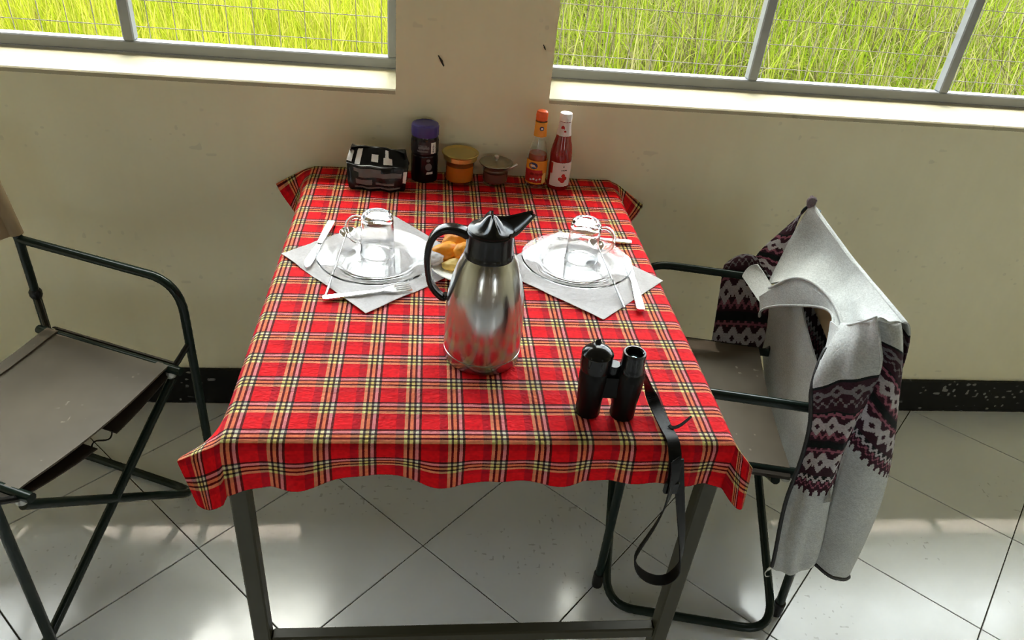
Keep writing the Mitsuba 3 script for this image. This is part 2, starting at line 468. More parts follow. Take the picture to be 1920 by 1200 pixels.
def tablecloth():
    OV = 0.10
    us = np.unique(np.round(np.r_[np.linspace(TL - OV, TL, 13), TL + 0.004, np.linspace(TL + 0.012, TR - 0.012, 72), TR - 0.004, np.linspace(TR, TR + OV, 13)], 5))
    vs = np.unique(np.round(np.r_[0.003, np.linspace(0.012, TD - 0.01, 96), TD - 0.004, np.linspace(TD, TD + OV, 16)], 5))
    FLAP = {-1.0: (pt(334, 862, y=-1.045), pt(424, 940, y=-1.052), pt(372, 942, y=-1.072)), 1.0: (pt(1409, 876, y=-1.050), pt(1366, 934, y=-1.056), pt(1390, 947, y=-1.070))}
    P = np.zeros((len(us), len(vs), 3))
    hem_x = [TL - 0.1, TL, -0.20, -0.066, 0.0, 0.064, 0.16, 0.265, 0.38, 0.47, TR, TR + 0.1]
    hem_l = [0.10, 0.099, 0.080, 0.057, 0.062, 0.082, 0.066, 0.074, 0.068, 0.080, 0.092, 0.1]
    for i, u in enumerate(us):
        du = max(0.0, TL - u, u - TR)
        sg = -1.0 if u < TL else 1.0
        cu = min(max(u, TL), TR)
        L = np.interp(u, hem_x, hem_l)
        for j, v in enumerate(vs):
            dv = max(0.0, v - TD)
            wr = 0.0022 * (meshkit.fbm(np.array([u * 14, v * 11, 0.3]), 3) - 0.5) + 0.0015 * (meshkit.noise(np.array([u * 5, v * 40, 2.0])) - 0.5)
            edge = min(1.0, min(cu - TL, TR - cu, TD - min(v, TD)) / 0.02 + 0.05)
            zt = TZ + max(-0.0012, wr) * edge
            if du == 0 and dv == 0:
                d = min(cu - TL, TR - cu, TD - v)
                P[i, j] = (u, -v, zt - (0.0035 * (1 - d / 0.008) ** 2 if d < 0.008 else 0))
                continue
            base = TZ - 0.0035
            if dv > 0 and du == 0:
                r = dv * L / OV
                k = r / 0.09
                out = 0.006 * (1 - math.exp(-r / 0.006)) + k * (0.006 + 0.010 * math.sin(u * 34 + 1.0) + 0.006 * math.sin(u * 61))
                # the cloth swells away from the corner on either side
                P[i, j] = (u, -TD - max(out, 0.004 * min(1, r / 0.004)), base - r)
                continue
            if du > 0 and dv == 0:
                fl = math.exp(-v / 0.06) * (1.1 if sg < 0 else 1.25)
                al = min(1.45, fl)
                A_ = FLAP[sg][0]
                kf = math.exp(-((TD - v) / 0.085) ** 1.6)
                slump = 0.03 * math.exp(-v / 0.05) * (du / OV) if sg > 0 else 0.0
                out = 0.010 * (1 - math.exp(-du / 0.006)) + du * math.sin(al)
                q0 = np.array([cu + sg * out, -v, base - du * math.cos(al) - slump])
                q1 = np.array([cu, -v, base]) + (A_ - np.array([cu, -TD, base])) * du / OV - np.array([0, 0.004 * min(1, du / OV * 8), 0])
                P[i, j] = q0 * (1 - kf) + q1 * kf
                continue
            a, b_ = du / OV, dv / OV
            C0 = np.array([cu, -TD, base])
            A_, B_, E_ = FLAP[sg]
            q = C0 + a * (A_ - C0) * (1 - b_) + b_ * (B_ - C0) * (1 - a) + a * b_ * (E_ - C0)
            bulge = 0.012 * math.sin(math.pi * a) * (0.3 + 0.7 * b_)
            P[i, j] = q + np.array([0, -1, 0]) * bulge - np.array([0, 0.004 * min(1, (a + b_) * 8), 0])
    uv = np.stack(np.broadcast_arrays(us[:, None], vs[None]), -1)
    m, uv = sheet(P, 0.0012, uv)
    m.invert()
    return m, uv


m, uv = tablecloth()
cloth = add('tablecloth', m, 'plaid_cloth', smooth=True, uv=uv, label='red tartan cloth draped over the table', cat='tablecloth')

# ------------------------------------------------------------------ folding chairs
mat('green_steel', proc(lambda p, n, uv: mix((0.004, 0.011, 0.009), (0.011, 0.02, 0.016), fbm(p.x * 40, p.y * 40, p.z * 40))), 0.2, spec=0.25)
mat('black_plastic', (0.008, 0.008, 0.008), 0.3, spec=0.25)
mat('worn_steel', (0.45, 0.45, 0.43), 0.35, 0.8)


def canvas_col(p, n, uv):
    c = mix((0.080, 0.066, 0.047), (0.125, 0.106, 0.078), fbm(p.x * 9, p.y * 9, p.z * 9))
    s = smoothstep(0.86, 0.93, noise(p.x * 90, p.y * 90, p.z * 90)) * smoothstep(0.5, 0.7, noise(p.x * 12, p.y * 12, 3.0))
    return mix(c, (0.3, 0.27, 0.22), s * 0.6)


mat('brown_canvas', proc(canvas_col), 0.55, spec=0.4, bump=proc(lambda p, n, uv: noise(p.x * 900, p.y * 900, p.z * 900) + 3 * fbm(p.x * 25, p.y * 25, p.z * 25)), bscale=0.0006)
mat('tan_canvas', proc(lambda p, n, uv: mix((0.26, 0.19, 0.11), (0.36, 0.27, 0.16), fbm(p.x * 9, p.y * 9, p.z * 9))), 0.75)
mat('dark_canvas', (0.03, 0.024, 0.017), 0.8)


def chair(label, udir, uf, ur, vf, vn, af, an, pf, pr, bf, bn, pa=None, pt_=None, zs=0.452, za=0.655, zb=0.885, floor_u=None, bsag=0.03, zc=None):
    """udir: the way the seat faces; u and v are level coordinates along it and across it. f = side by the wall, n = side by the viewer."""
    c = thing('folding_chair', label, 'chair', 'folding chairs at the table')
    U = np.array(udir) / np.linalg.norm(udir)
    V = np.array([-U[1], U[0]]) if (-U[1] * 0 + U[0]) > 0 else np.array([U[1], -U[0]])

    def w(u, v, z):
        return np.array([*(U * u + V * v), z])
    R = 0.0105
    pa = pr if pa is None else pa
    zc = zb if zc is None else zc
    pt_ = pr + (pr - pf) * 0.10 if pt_ is None else pt_
    lean = pt_ - pa
    for s, rail, arm, bar, orail in ((0, vf, af, bf, vn), (1, vn, an, bn, vf)):
        sd = 1.0 if s == 0 else -1.0
        # the arm: one bent tube from the rear post, along the top and down as the front post
        add('arm_frame', tube(fillet([w(pr, arm, 0.03), w(pa, arm, za), w(pf, arm, za), w(pf, arm, 0.03)][1:], 0.085, 9), R, 14), 'green_steel', c)
        add('rear_post', tube([w(pr, arm, 0.03), w(pa, arm, za), w(pt_, arm, zb)], R, 14), 'green_steel', c)
        for u in (pf, pr):
            add('foot', lathe([(0, 0.0), (0.0125, 0.0), (0.0135, 0.004), (0.0135, 0.045), (0.0105, 0.047)], w(u, arm, 0.0), 16), 'black_plastic', c)
        # leg frame: U on the floor, its two ends cross to the other seat rail
        f0, f1 = floor_u or (pf - 0.02, pr + 0.02)
        o = orail
        path = fillet([w(uf, o, zs - 0.03), w(f0, bar, 0.0125), w(f1, bar, 0.0125), w(ur + 0.02, o, zs - 0.03)], 0.075, 9)
        path[:, 2] = np.maximum(path[:, 2], 0.0112)
        add('leg_frame', tube(path, R, 14), 'green_steel', c)
        add('seat_rail', tube([w(uf + 0.03 * (1 if uf > ur else -1), rail, zs), w(ur - 0.03 * (1 if uf > ur else -1), rail, zs)], R, 14), 'green_steel', c)
        for u in (uf, ur):
            add('rail_cap', lathe([(0, -0.006), (0.010, -0.006), (0.0115, -0.003), (0.0115, 0.006), (0.009, 0.010), (0, 0.010)], w(u, rail, zs - 0.018), 14), 'worn_steel', c)
        for u, p in ((uf, pf), (ur, pr)):
            add('link', tube([w(u, rail, zs - 0.012), w(p, arm, zs + 0.035)], 0.007, 10), 'black_plastic', c)
        add('knob', lathe([(0, -0.012), (0.012, -0.012), (0.015, -0.006), (0.015, 0.006), (0.011, 0.012), (0, 0.012)], w(pr, arm, zs + 0.05), 14), 'black_plastic', c)
    # seat
    nu, nv = 14, 26
    us_, ts = np.linspace(uf, ur, nu), np.linspace(0, 1, nv)
    P = np.zeros((nu, nv, 3))
    for i, u in enumerate(us_):
        for j, t in enumerate(ts):
            v = vf + (vn - vf) * t
            sag = 0.018 * 4 * t * (1 - t)
            P[i, j] = w(u, v, zs + 0.0125 - sag - 0.004 * (abs(2 * t - 1) ** 12))
    m, _ = sheet(P, 0.003)
    seat = add('seat', m, 'brown_canvas', c, smooth=50)
    dz = np.array([0, 0, 0.0016])
    for e in (0, -1):
        k = 1 if e == 0 else -1
        Q = np.stack([P[e] + dz, P[e + 2 * k] * 0.6 + P[e] * 0.4 + dz * 1.2], 0)
        add('hem', sheet(Q, 0.0028)[0], 'brown_canvas', seat, smooth=50)
    for rail, sg in ((vf, 1), (vn, -1)):
        d = 1 if (vn - vf) * sg > 0 else -1
        Q = spline_grid([[w(u, rail - 0.0125 * (1 if d > 0 else -1), zs + 0.004), w(u, rail, zs - 0.013), w(u, rail + d * 0.09, zs - 0.035), w(u, rail + d * 0.185, zs - 0.048)] for u in (uf, (uf + ur) / 2, ur)], 6, 14)
        add('sleeve', sheet(Q, 0.0025)[0], 'dark_canvas', seat, smooth=50, label='dark underside flap')
    mid = (vf + vn) / 2
    for k in range(4):
        u = uf + (ur - uf) * (0.04 + 0.3 * k)
        hp = [w(u, mid + 0.03, zs - 0.047), w(u, mid + 0.012, zs - 0.06), w(u, mid - 0.012, zs - 0.042), w(u, mid - 0.03, zs - 0.05)]
        add('lacing_hook', tube(spl(hp, 14), 0.0018, 6), 'black_plastic', seat, smooth=True)
    # back
    nb = np.linspace(0, 1, 20)
    Pb = np.zeros((8, 20, 3))
    for i, k in enumerate(np.linspace(0, 1, 8)):
        z = za + 0.012 + (zc - za - 0.010) * k
        for j, t in enumerate(nb):
            sag = bsag * 4 * t * (1 - t)
            Pb[i, j] = w(pa + lean * (z - za) / (zb - za) + math.copysign(sag, pr - pf), af + (an - af) * t, z)
    mb, _ = sheet(Pb, 0.003)
    back = add('backrest', mb, 'tan_canvas', c, smooth=50, label='tan canvas back')
    for arm in (af, an):
        add('back_sleeve', tube([w(pa + lean * 0.05, arm, za + 0.012), w(pa + lean * (zc - za) / (zb - za), arm, zc + 0.002)], 0.016, 16), 'tan_canvas', back)
    return c, w


left_chair, wl = chair('brown canvas folding chair with bare seat on the left of the table', (0.9205, -0.3907), -0.375, -0.725, -0.612, -1.037, -0.545, -1.092, -0.366, -0.815, -0.595, -1.13)
right_chair, wr = chair('folding chair with a fleece jacket over its back', (-0.978, 0.207), -0.585, -0.951, -0.105, -0.564, -0.066, -0.590, -0.594, -1.045, -0.01, -0.655, pa=-1.01, pt_=-0.992, zb=0.862, bsag=0.012, zc=0.775)

# ------------------------------------------------------------------ place settings
CT = TZ + 0.0006


def paper_col(p, n, uv):
    dots = noise(p.x * 330, p.y * 330, 0.0)
    return mix((0.52, 0.495, 0.505), (0.62, 0.60, 0.61), dots * 0.6 + 0.4 * fbm(p.x * 30, p.y * 30, 1.0))


mat('napkin_paper', proc(paper_col), 0.9, spec=0.1, bump=proc(lambda p, n, uv: noise(p.x * 380, p.y * 380, 0.0), eps=4e-4), bscale=0.0006)
scene['plate_glass'] = {'type': 'dielectric', 'int_ior': 1.28, 'ext_ior': 1.0}
scene['clear_glass'] = {'type': 'dielectric', 'int_ior': 1.42, 'ext_ior': 1.0}
mat('steel_cutlery', (0.80, 0.80, 0.79), 0.16, 1.0)
mat('dull_steel', (0.30, 0.30, 0.29), 0.25, 1.0)
mat('white_china', (0.82, 0.81, 0.78), 0.2)


def napkin(a, b, c, d, label, seed):
    """A paper napkin with corners a (left), b (near), c (right), d (far)."""
    n = 30
    s = np.linspace(0, 1, n)
    S, Q = np.meshgrid(s, s, indexing='ij')
    a, b, c, d = (np.array(q, float) for q in (a, b, c, d))
    XY = (1 - S)[..., None] * (1 - Q)[..., None] * a + S[..., None] * (1 - Q)[..., None] * b + S[..., None] * Q[..., None] * c + (1 - S)[..., None] * Q[..., None] * d
    z = CT + 0.0030 + 0.0018 * (meshkit.fbm(np.dstack([XY * 16, S * 0 + seed]), 3) - 0.5)
    over = np.maximum(0, np.maximum(XY[..., 0] - TR, 0))
    r = np.minimum(np.minimum(S, 1 - S), np.minimum(Q, 1 - Q))
    z = z + 0.0035 * np.clip(1 - r / 0.08, 0, 1) * (meshkit.noise(np.dstack([XY * 22, S * 0 + seed + 5])) > 0.45) * meshkit.noise(np.dstack([XY * 22, S * 0 + seed + 5])) - over * 0.1
    m, _ = sheet(np.dstack([XY, z]), 0.0012)
    k = add('paper_napkin', m, 'napkin_paper', smooth=60, label=label, cat='napkin', group='white paper napkins')
    # pressed border pattern: a fold cross
    return k


napkin((-0.293, -0.473), (-0.104, -0.690), (0.112, -0.492), (-0.072, -0.277), 'white paper napkin under the plate nearer the left chair', 1)
napkin((0.148, -0.505), (0.350, -0.690), (0.512, -0.532), (0.318, -0.318), 'white paper napkin under the plate nearer the jacket chair', 2)


def glass_plate(x, y, r, label):
    pr = [(0, 0.004), (r * 0.60, 0.004), (r * 0.66, 0.006), (r * 0.72, 0.011), (r * 0.97, 0.0185), (r, 0.0195), (r * 1.005, 0.0215), (r * 0.985, 0.0225),
          (r * 0.95, 0.0215), (r * 0.74, 0.0155), (r * 0.68, 0.0145), (r * 0.645, 0.0115), (r * 0.60, 0.0085), (0, 0.0085)]
    pr = [(a, b - 0.004) for a, b in pr]
    m = lathe(pr, (x, y, CT + 0.0056), 72)
    k = add('glass_plate', m, 'plate_glass', smooth=25, label=label, cat='plate', group='clear glass plates')
    return k


glass_plate(-0.096, -0.497, 0.121, 'clear glass plate on the napkin left of the steel jug')
glass_plate(0.328, -0.487, 0.119, 'clear glass plate on the napkin right of the steel jug')


def glass_mug(x, y, hdir, label):
    """An upturned clear glass mug: its rim rests on the plate, its base is on top."""
    z0, H, r0, r1, t = CT + 0.0104, 0.092, 0.0355, 0.0325, 0.0026
    k = thing('glass_mug', label, 'mug', 'upturned glass mugs')
    out = [(r0 - t, 0), (r0, 0.0), (r0 + 0.0008, 0.002), (r0 - 0.0006, 0.006), (r1 + 0.0004, H - 0.010), (r1 - 0.001, H - 0.004), (r1 - 0.006, H), (r1 - 0.011, H), (r1 - 0.013, H - 0.003), (0, H - 0.004),
           (0, H - 0.011), (r1 - t - 0.004, H - 0.012), (r1 - t, H - 0.016), (r0 - t - 0.0006, 0.004), (r0 - t, 0.0)]
    add('cup', lathe(out, (x, y, z0), 48), 'clear_glass', k, smooth=30)
    d = np.array([math.cos(hdir), math.sin(hdir), 0.0])
    c = np.array([x, y, z0])
    pts = [c + d * (r1 + 0.0006) + [0, 0, 0.078], c + d * (r1 + 0.016) + [0, 0, 0.079], c + d * (r1 + 0.029) + [0, 0, 0.066], c + d * (r1 + 0.031) + [0, 0, 0.046], c + d * (r0 + 0.018) + [0, 0, 0.028], c + d * (r0 + 0.0008) + [0, 0, 0.024]]
    add('handle', tube(spl(pts, 30), 0.0042, 12), 'clear_glass', k, smooth=True)
    return k


glass_mug(-0.095, -0.470, math.radians(172), 'upturned clear glass mug with its handle to the left, on the left plate')
glass_mug(0.343, -0.462, math.radians(-12), 'upturned clear glass mug with its handle to the right, on the right plate')


def place(m, p, q, z0=0.0, roll=0.0):
    """Lay a piece modelled along +x from 0 to its length so that it runs from point p to point q."""
    p, q = np.array(p, float), np.array(q, float)
    x = (q - p) / np.linalg.norm(q - p)
    y = np.cross([0, 0, 1.0], x)
    y /= np.linalg.norm(y)
    zz = np.cross(x, y)
    M = np.eye(4)
    M[:3, 0], M[:3, 1], M[:3, 2], M[:3, 3] = x, y, zz, p
    m = m.copy()
    m.apply_transform(M)
    return m


def knife(p, q, label, flip=1):
    """From handle end p to blade tip q."""
    L = float(np.linalg.norm(np.array(q) - np.array(p)))
    k = thing('table_knife', label, 'knife', 'table knives')
    hl = L * 0.52
    outline = Polygon([(0, -0.006), (0.004, -0.0085), (hl * 0.5, -0.0075), (hl, -0.0055), (hl, 0.0055), (hl * 0.5, 0.0075), (0.004, 0.0085), (0, 0.006)])
    hm = extr(rounded(outline, 0.003), 0.006)
    add('handle', place(hm, p, q), 'steel_cutlery', k, smooth=20)
    xs = np.linspace(hl, L, 22)
    s = (xs - hl) / (L - hl)
    wt = 0.0055 + 0.006 * np.sin(np.clip(s * 1.25, 0, 1) * np.pi / 2) - 0.010 * np.clip((s - 0.72) / 0.28, 0, 1) ** 2.2
    wb_ = -0.0050 - 0.0015 * np.sin(s * np.pi) + 0.005 * np.clip((s - 0.85) / 0.15, 0, 1) ** 2
    bl = extr(Polygon(np.r_[np.c_[xs, wb_ * flip], np.c_[xs, wt * flip][::-1]]).buffer(0), 0.002)
    bl.apply_translation((0, 0, 0.0015))
    add('blade', place(bl, p, q), 'steel_cutlery', k, smooth=20)
    return k


def fork(p, q, label):
    """From handle end p to tine tips q."""
    L = float(np.linalg.norm(np.array(q) - np.array(p)))
    k = thing('table_fork', label, 'fork', 'table forks')
    hl = L * 0.68
    outline = Polygon([(0, -0.005), (0.004, -0.008), (hl * 0.35, -0.0065), (hl, -0.0035), (hl, 0.0035), (hl * 0.35, 0.0065), (0.004, 0.008), (0, 0.005)])
    hm = extr(rounded(outline, 0.002), 0.0035)
    add('handle', place(hm, p, q), 'steel_cutlery', k, smooth=20)
    head = Polygon([(hl - 0.002, -0.0035), (hl + 0.018, -0.012), (L * 0.82, -0.0125), (L * 0.82, 0.0125), (hl + 0.018, 0.012), (hl - 0.002, 0.0035)])
    parts = [extr(head, 0.0025)]
    for j in range(4):
        y = -0.0108 + j * 0.0072
        parts.append(extr(sbox(L * 0.815, y - 0.0017, L - 0.004, y + 0.0017), 0.0022))
        parts.append(extr(Polygon([(L - 0.004, y - 0.0017), (L, y - 0.0006), (L, y + 0.0006), (L - 0.004, y + 0.0017)]), 0.0022))
    hd = cat_(parts)
    hd.apply_translation((0, 0, 0.002))
    add('head', place(hd, p, q), 'steel_cutlery', k, smooth=20)
    return k


def spoon(p, q, label, w=0.017, bl=0.04):
    """From bowl tip p to handle end q."""
    p, q = np.array(p, float), np.array(q, float)
    L = float(np.linalg.norm(q - p))
    k = thing('teaspoon', label, 'spoon', 'teaspoons')
    n, mth = 18, 13
    P = np.zeros((n, mth, 3))
    for i, s in enumerate(np.linspace(0, 1, n)):
        hw = w * math.sqrt(max(1e-4, 1 - (2 * s - 1) ** 2)) * (0.92 + 0.1 * (1 - s))
        for j, t in enumerate(np.linspace(-1, 1, mth)):
            P[i, j] = (s * bl, hw * t, 0.009 - 0.0085 * (1 - (2 * s - 1) ** 2) * (1 - t * t))
    b, _ = sheet(P, 0.0012)
    add('bowl', place(b, p, q), 'steel_cutlery', k, smooth=60)
    hp = [(bl - 0.001, 0, 0.0085), (bl + 0.012, 0, 0.009), (L * 0.6, 0, 0.004), (L, 0, 0.0)]
    c = spl(hp, 20)
    ww = np.interp(np.linspace(0, 1, 20), [0, 0.2, 0.7, 0.9, 1], [0.0036, 0.0017, 0.0026, 0.0048, 0.0036])
    h_ = tube(c + [0, 0, 0.001], ww * 0.62, 10)
    add('handle', place(h_, p, q), 'dull_steel', k, smooth=60)
    return k


ZC = CT + 0.0050
knife((-0.205, -0.327, ZC), (-0.232, -0.535, ZC + 0.0005), 'steel table knife with its blade towards the viewer, left of the left plate', -1)
fork((-0.188, -0.645, ZC), (-0.022, -0.598, ZC + 0.0005), 'steel fork lying across the near corner of the left napkin')
knife((0.432, -0.660, ZC), (0.452, -0.437, ZC), 'steel table knife with its blade towards the window, right of the right plate', 1)
fork((0.478, -0.369, ZC), (0.305, -0.352, ZC), 'steel fork behind the right mug, its handle pointing right')
spoon((-0.158, -0.405, CT + 0.029), (-0.184, -0.640, CT + 0.0045), 'teaspoon leaning on the rim of the left plate')
spoon((0.375, -0.420, CT + 0.029), (0.402, -0.648, CT + 0.0045), 'teaspoon leaning on the rim of the right plate')

# white plate of food behind the jug
wx, wy = 0.105, -0.505
add('white_plate', lathe([(0, 0), (0.05, 0), (0.055, 0.002), (0.066, 0.008), (0.094, 0.0145), (0.096, 0.016), (0.094, 0.0172), (0.066, 0.0115), (0.054, 0.0055), (0, 0.005)], (wx, wy, CT + 0.0042), 56), 'white_china', smooth=30,
    label='white plate with orange food behind the steel jug', cat='plate')
mat('orange_food', proc(lambda p, n, uv: mix((0.80, 0.24, 0.010), (0.90, 0.42, 0.04), fbm(p.x * 70, p.y * 70, p.z * 70))), 0.45, spec=0.4)
mat('yellow_food', proc(lambda p, n, uv: mix((0.80, 0.52, 0.10), (0.85, 0.66, 0.25), fbm(p.x * 60, p.y * 60, p.z * 60))), 0.5)


def chunk(c, r, seed, rot=0.0):
    m = trimesh.creation.icosphere(3, 1.0)
    v = m.vertices
    n = meshkit.fbm(v * 1.3 + seed * 7.1, 3, seed)
    v = v * (0.72 + 0.6 * n)[:, None] * np.array(r)
    R_ = np.array([[math.cos(rot), -math.sin(rot), 0], [math.sin(rot), math.cos(rot), 0], [0, 0, 1]])
    v = v @ R_.T
    v[:, 2] -= v[:, 2].min()
    return trimesh.Trimesh(v + np.array(c), m.faces, process=False)


PZ = CT + 0.0042 + 0.0065
for i, (dx, dy, dz, r, rot, name, lab) in enumerate([
        (-0.055, 0.012, 0.001, (0.034, 0.023, 0.020), 0.5, 'orange_food', 'largest orange piece of food on the white plate, at its left edge'),
        (-0.030, 0.040, 0.003, (0.032, 0.020, 0.024), -0.3, 'orange_food', 'orange piece of food at the far side of the white plate'),
        (-0.022, 0.004, 0.004, (0.027, 0.019, 0.022), 1.1, 'orange_food', 'orange piece of food in the middle of the white plate'),
        (0.02, 0.03, 0.002, (0.026, 0.017, 0.014), 0.1, 'orange_food', 'orange piece of food behind the jug lid'),
        (-0.040, -0.026, 0.0, (0.026, 0.018, 0.012), 0.2, 'yellow_food', 'yellow slice of food on the near side of the white plate')]):
    add('food_piece', chunk((wx + dx, wy + dy, PZ + dz), r, i + 2, rot), name, smooth=True, label=lab, cat='food', group='food on the white plate')
m = chunk((wx - 0.082, wy - 0.012, PZ + 0.007), (0.020, 0.024, 0.012), 11)
add('crumpled_tissue', m, 'napkin_paper', smooth=True, label='small crumpled white tissue on the left rim of the white plate', cat='tissue')

# ------------------------------------------------------------------ vacuum jug
jx, jy, jz = 0.107, -0.806, CT + 0.0012


def brushed(p, n, uv):
    a = dr.atan2(p.y - jy, p.x - jx)
    return 0.13 + 0.10 * noise(a * 30, p.z * 3, 0.0) + 0.04 * noise(a * 8, p.z * 260, 1.0)


mat('brushed_steel', (0.47, 0.46, 0.445), proc(brushed), 1.0, anisotropic=0.5)
mat('jug_plastic', (0.006, 0.006, 0.0065), 0.2, spec=0.35)
jug = thing('vacuum_jug', 'brushed steel vacuum jug with black lid and handle in the middle of the table', 'jug')
add('body', lathe([(0, 0), (0.058, 0), (0.064, 0.002), (0.0665, 0.006), (0.0672, 0.02), (0.0672, 0.0215), (0.0660, 0.0225), (0.0660, 0.0235), (0.0672, 0.0245), (0.0676, 0.06), (0.0668, 0.10), (0.064, 0.13), (0.0590, 0.155), (0.0525, 0.177),
                   (0.0460, 0.193), (0.0405, 0.204), (0.0, 0.205)], (jx, jy, jz), 80), 'brushed_steel', jug, smooth=30)
add('collar', lathe([(0, 0.2), (0.0405, 0.2), (0.0415, 0.203), (0.0405, 0.208), (0.0390, 0.212), (0.0380, 0.238), (0.0385, 0.244), (0.034, 0.248), (0, 0.248)], (jx, jy, jz), 64), 'jug_plastic', jug, smooth=30)
# pouring spout to the right of the lid
sp = []
for s, wd, zl, zh in ((0.020, 0.030, 0.236, 0.252), (0.036, 0.024, 0.240, 0.254), (0.050, 0.016, 0.250, 0.261), (0.064, 0.008, 0.264, 0.268), (0.069, 0.004, 0.268, 0.270)):
    sp.append([(s, -wd, zh), (s, -wd * 0.8, (zl + zh) / 2), (s, 0, zl), (s, wd * 0.8, (zl + zh) / 2), (s, wd, zh)])
P = spline_grid(sp, 14, 15)
m, _ = sheet(P, 0.003)
m.invert()
Rz = trimesh.transformations.rotation_matrix(math.radians(14), (0, 0, 1))
m.apply_transform(Rz)
m.apply_translation((jx, jy, jz))
add('spout', m, 'jug_plastic', jug, smooth=50)
# lid: a low cone with a raised thumb ridge
ang = np.linspace(0, 2 * np.pi, 48, endpoint=False)
P = []
for r, z in ((0.0365, 0.2445), (0.0375, 0.2475), (0.036, 0.2505), (0.028, 0.257), (0.018, 0.264), (0.008, 0.271), (0.0005, 0.2735)):
    row = []
    for a in np.r_[ang, ang[:1]]:
        ridge = 0.009 * math.exp(-((math.sin(a - math.radians(95))) / 0.33) ** 2) * min(1, r / 0.018) * (r < 0.034)
        row.append((r * math.cos(a), r * math.sin(a), z + ridge - 0.006 * (r < 0.03) * (r > 0.01) * (1 - math.exp(-((math.sin(a - math.radians(95))) / 0.33) ** 2))))
    P.append(row)
m, _ = sheet(np.array(P), 0)
m.merge_vertices()
m.invert()
m.apply_translation((jx, jy, jz))
lid = add('lid', m, 'jug_plastic', jug, smooth=40)
fin = hullpts([(-0.004, -0.030, 0.247), (0.004, -0.030, 0.247), (-0.0015, -0.010, 0.275), (0.0015, -0.010, 0.275), (-0.0015, 0.004, 0.279), (0.0015, 0.004, 0.279), (-0.005, 0.018, 0.258), (0.005, 0.018, 0.258)])
fin.apply_translation((jx, jy, jz))
add('thumb_ridge', fin, 'jug_plastic', lid, smooth=False)
hp = np.array([(-0.036, 0, 0.236), (-0.056, 0, 0.243), (-0.078, 0, 0.240), (-0.094, 0, 0.222), (-0.100, 0, 0.192), (-0.099, 0, 0.165), (-0.094, 0, 0.140), (-0.083, 0, 0.122), (-0.072, 0, 0.113), (-0.068, 0, 0.120)])
c = spl(hp, 48)
tn = np.gradient(c, axis=0)
tn /= np.linalg.norm(tn, axis=1, keepdims=True)
nr = np.stack([-tn[:, 2], 0 * tn[:, 0], tn[:, 0]], 1)
th = np.interp(np.linspace(0, 1, 48), [0, 0.15, 0.6, 0.85, 1], [0.0075, 0.0068, 0.005, 0.0055, 0.004])
wd = np.interp(np.linspace(0, 1, 48), [0, 0.2, 0.7, 0.9, 1], [0.013, 0.0125, 0.011, 0.009, 0.006])
ang = np.linspace(0, 2 * np.pi, 20, endpoint=False)
rings = [c[i] + nr[i] * th[i] * (np.sign(np.sin(ang)) * np.abs(np.sin(ang)) ** 0.7)[:, None] + np.array([0, 1, 0]) * wd[i] * (np.sign(np.cos(ang)) * np.abs(np.cos(ang)) ** 0.7)[:, None] for i in range(48)]
v = np.vstack(rings)
f = []
for i in range(47):
    for j in range(20):
        k = (j + 1) % 20
        f += [(i * 20 + j, i * 20 + k, (i + 1) * 20 + k), (i * 20 + j, (i + 1) * 20 + k, (i + 1) * 20 + j)]
f += [(0, j + 1, j) for j in range(1, 19)] + [(47 * 20, 47 * 20 + j, 47 * 20 + j + 1) for j in range(1, 19)]
m = trimesh.Trimesh(v, np.array(f)[:, ::-1], process=False)
m.apply_transform(trimesh.transformations.rotation_matrix(math.radians(-6), (0, 0, 1)))
m.apply_translation((jx, jy, jz))
add('handle', m, 'jug_plastic', jug, smooth=50)

# ------------------------------------------------------------------ things along the wall end of the table
mat('bag_film', (0.006, 0.006, 0.007), 0.25, spec=0.3)
mat('print_grey', (0.13, 0.13, 0.135), 0.45)
mat('print_white', (0.70, 0.70, 0.70), 0.4)
mat('lid_violet', (0.035, 0.022, 0.16), 0.3)
mat('glass_dark', (0.005, 0.004, 0.006), 0.1, spec=0.35)
mat('label_black', (0.012, 0.011, 0.016), 0.35)
mat('gold_metal', (0.60, 0.46, 0.16), 0.25, 0.9)
mat('honey_fill', (0.50, 0.13, 0.008), 0.15, spec=0.5)
mat('brown_sugar', (0.13, 0.045, 0.03), 0.7)
mat('chrome', (0.72, 0.71, 0.68), 0.12, 1.0)
mat('steel_lid', (0.34, 0.31, 0.24), 0.22, 1.0)
mat('sauce_red', (0.22, 0.008, 0.006), 0.1, spec=0.55)
mat('sauce_chilli', (0.26, 0.028, 0.006), 0.12, spec=0.55)
mat('cap_orange', (0.75, 0.09, 0.008), 0.3)
mat('cap_white', (0.80, 0.80, 0.78), 0.25)


def local(center, yaw):
    M = trimesh.transformations.rotation_matrix(yaw, (0, 0, 1))
    M[:3, 3] = center
    return M


# black foil bag: a pillow of film whose folded top leans back
bagM = local((-0.115, -0.098, CT), math.radians(-3))
ctrl = []
for z, d0, wid in ((0.000, 0.040, 0.064), (0.012, 0.046, 0.069), (0.040, 0.043, 0.072), (0.060, 0.037, 0.074), (0.064, 0.030, 0.076), (0.085, 0.012, 0.070), (0.098, -0.002, 0.064)):
    ctrl.append([(x * wid, -d0 + 0.010 * abs(x) ** 3 + 0.003 * math.sin(9 * x + 60 * z), z - 0.006 * max(0, x) * (z > 0.06)) for x in np.linspace(-1, 1, 9)])
front = spline_grid(ctrl, 30, 36)
front += 0.004 * (meshkit.fbm(front * [26, 26, 40], 3)[..., None] - 0.5) * [0.2, 1, 0.3]
back = front.copy()
back[..., 1] = 0.030 - 0.012 * np.abs(np.linspace(-1, 1, 36))[None] ** 3 - 0.030 * np.linspace(0, 1, 30)[:, None] ** 2.5
shell = np.concatenate([front, back[::-1]], 0)
shell = np.concatenate([shell, shell[:1]], 0)
m, _ = sheet(shell, 0)
ends = []
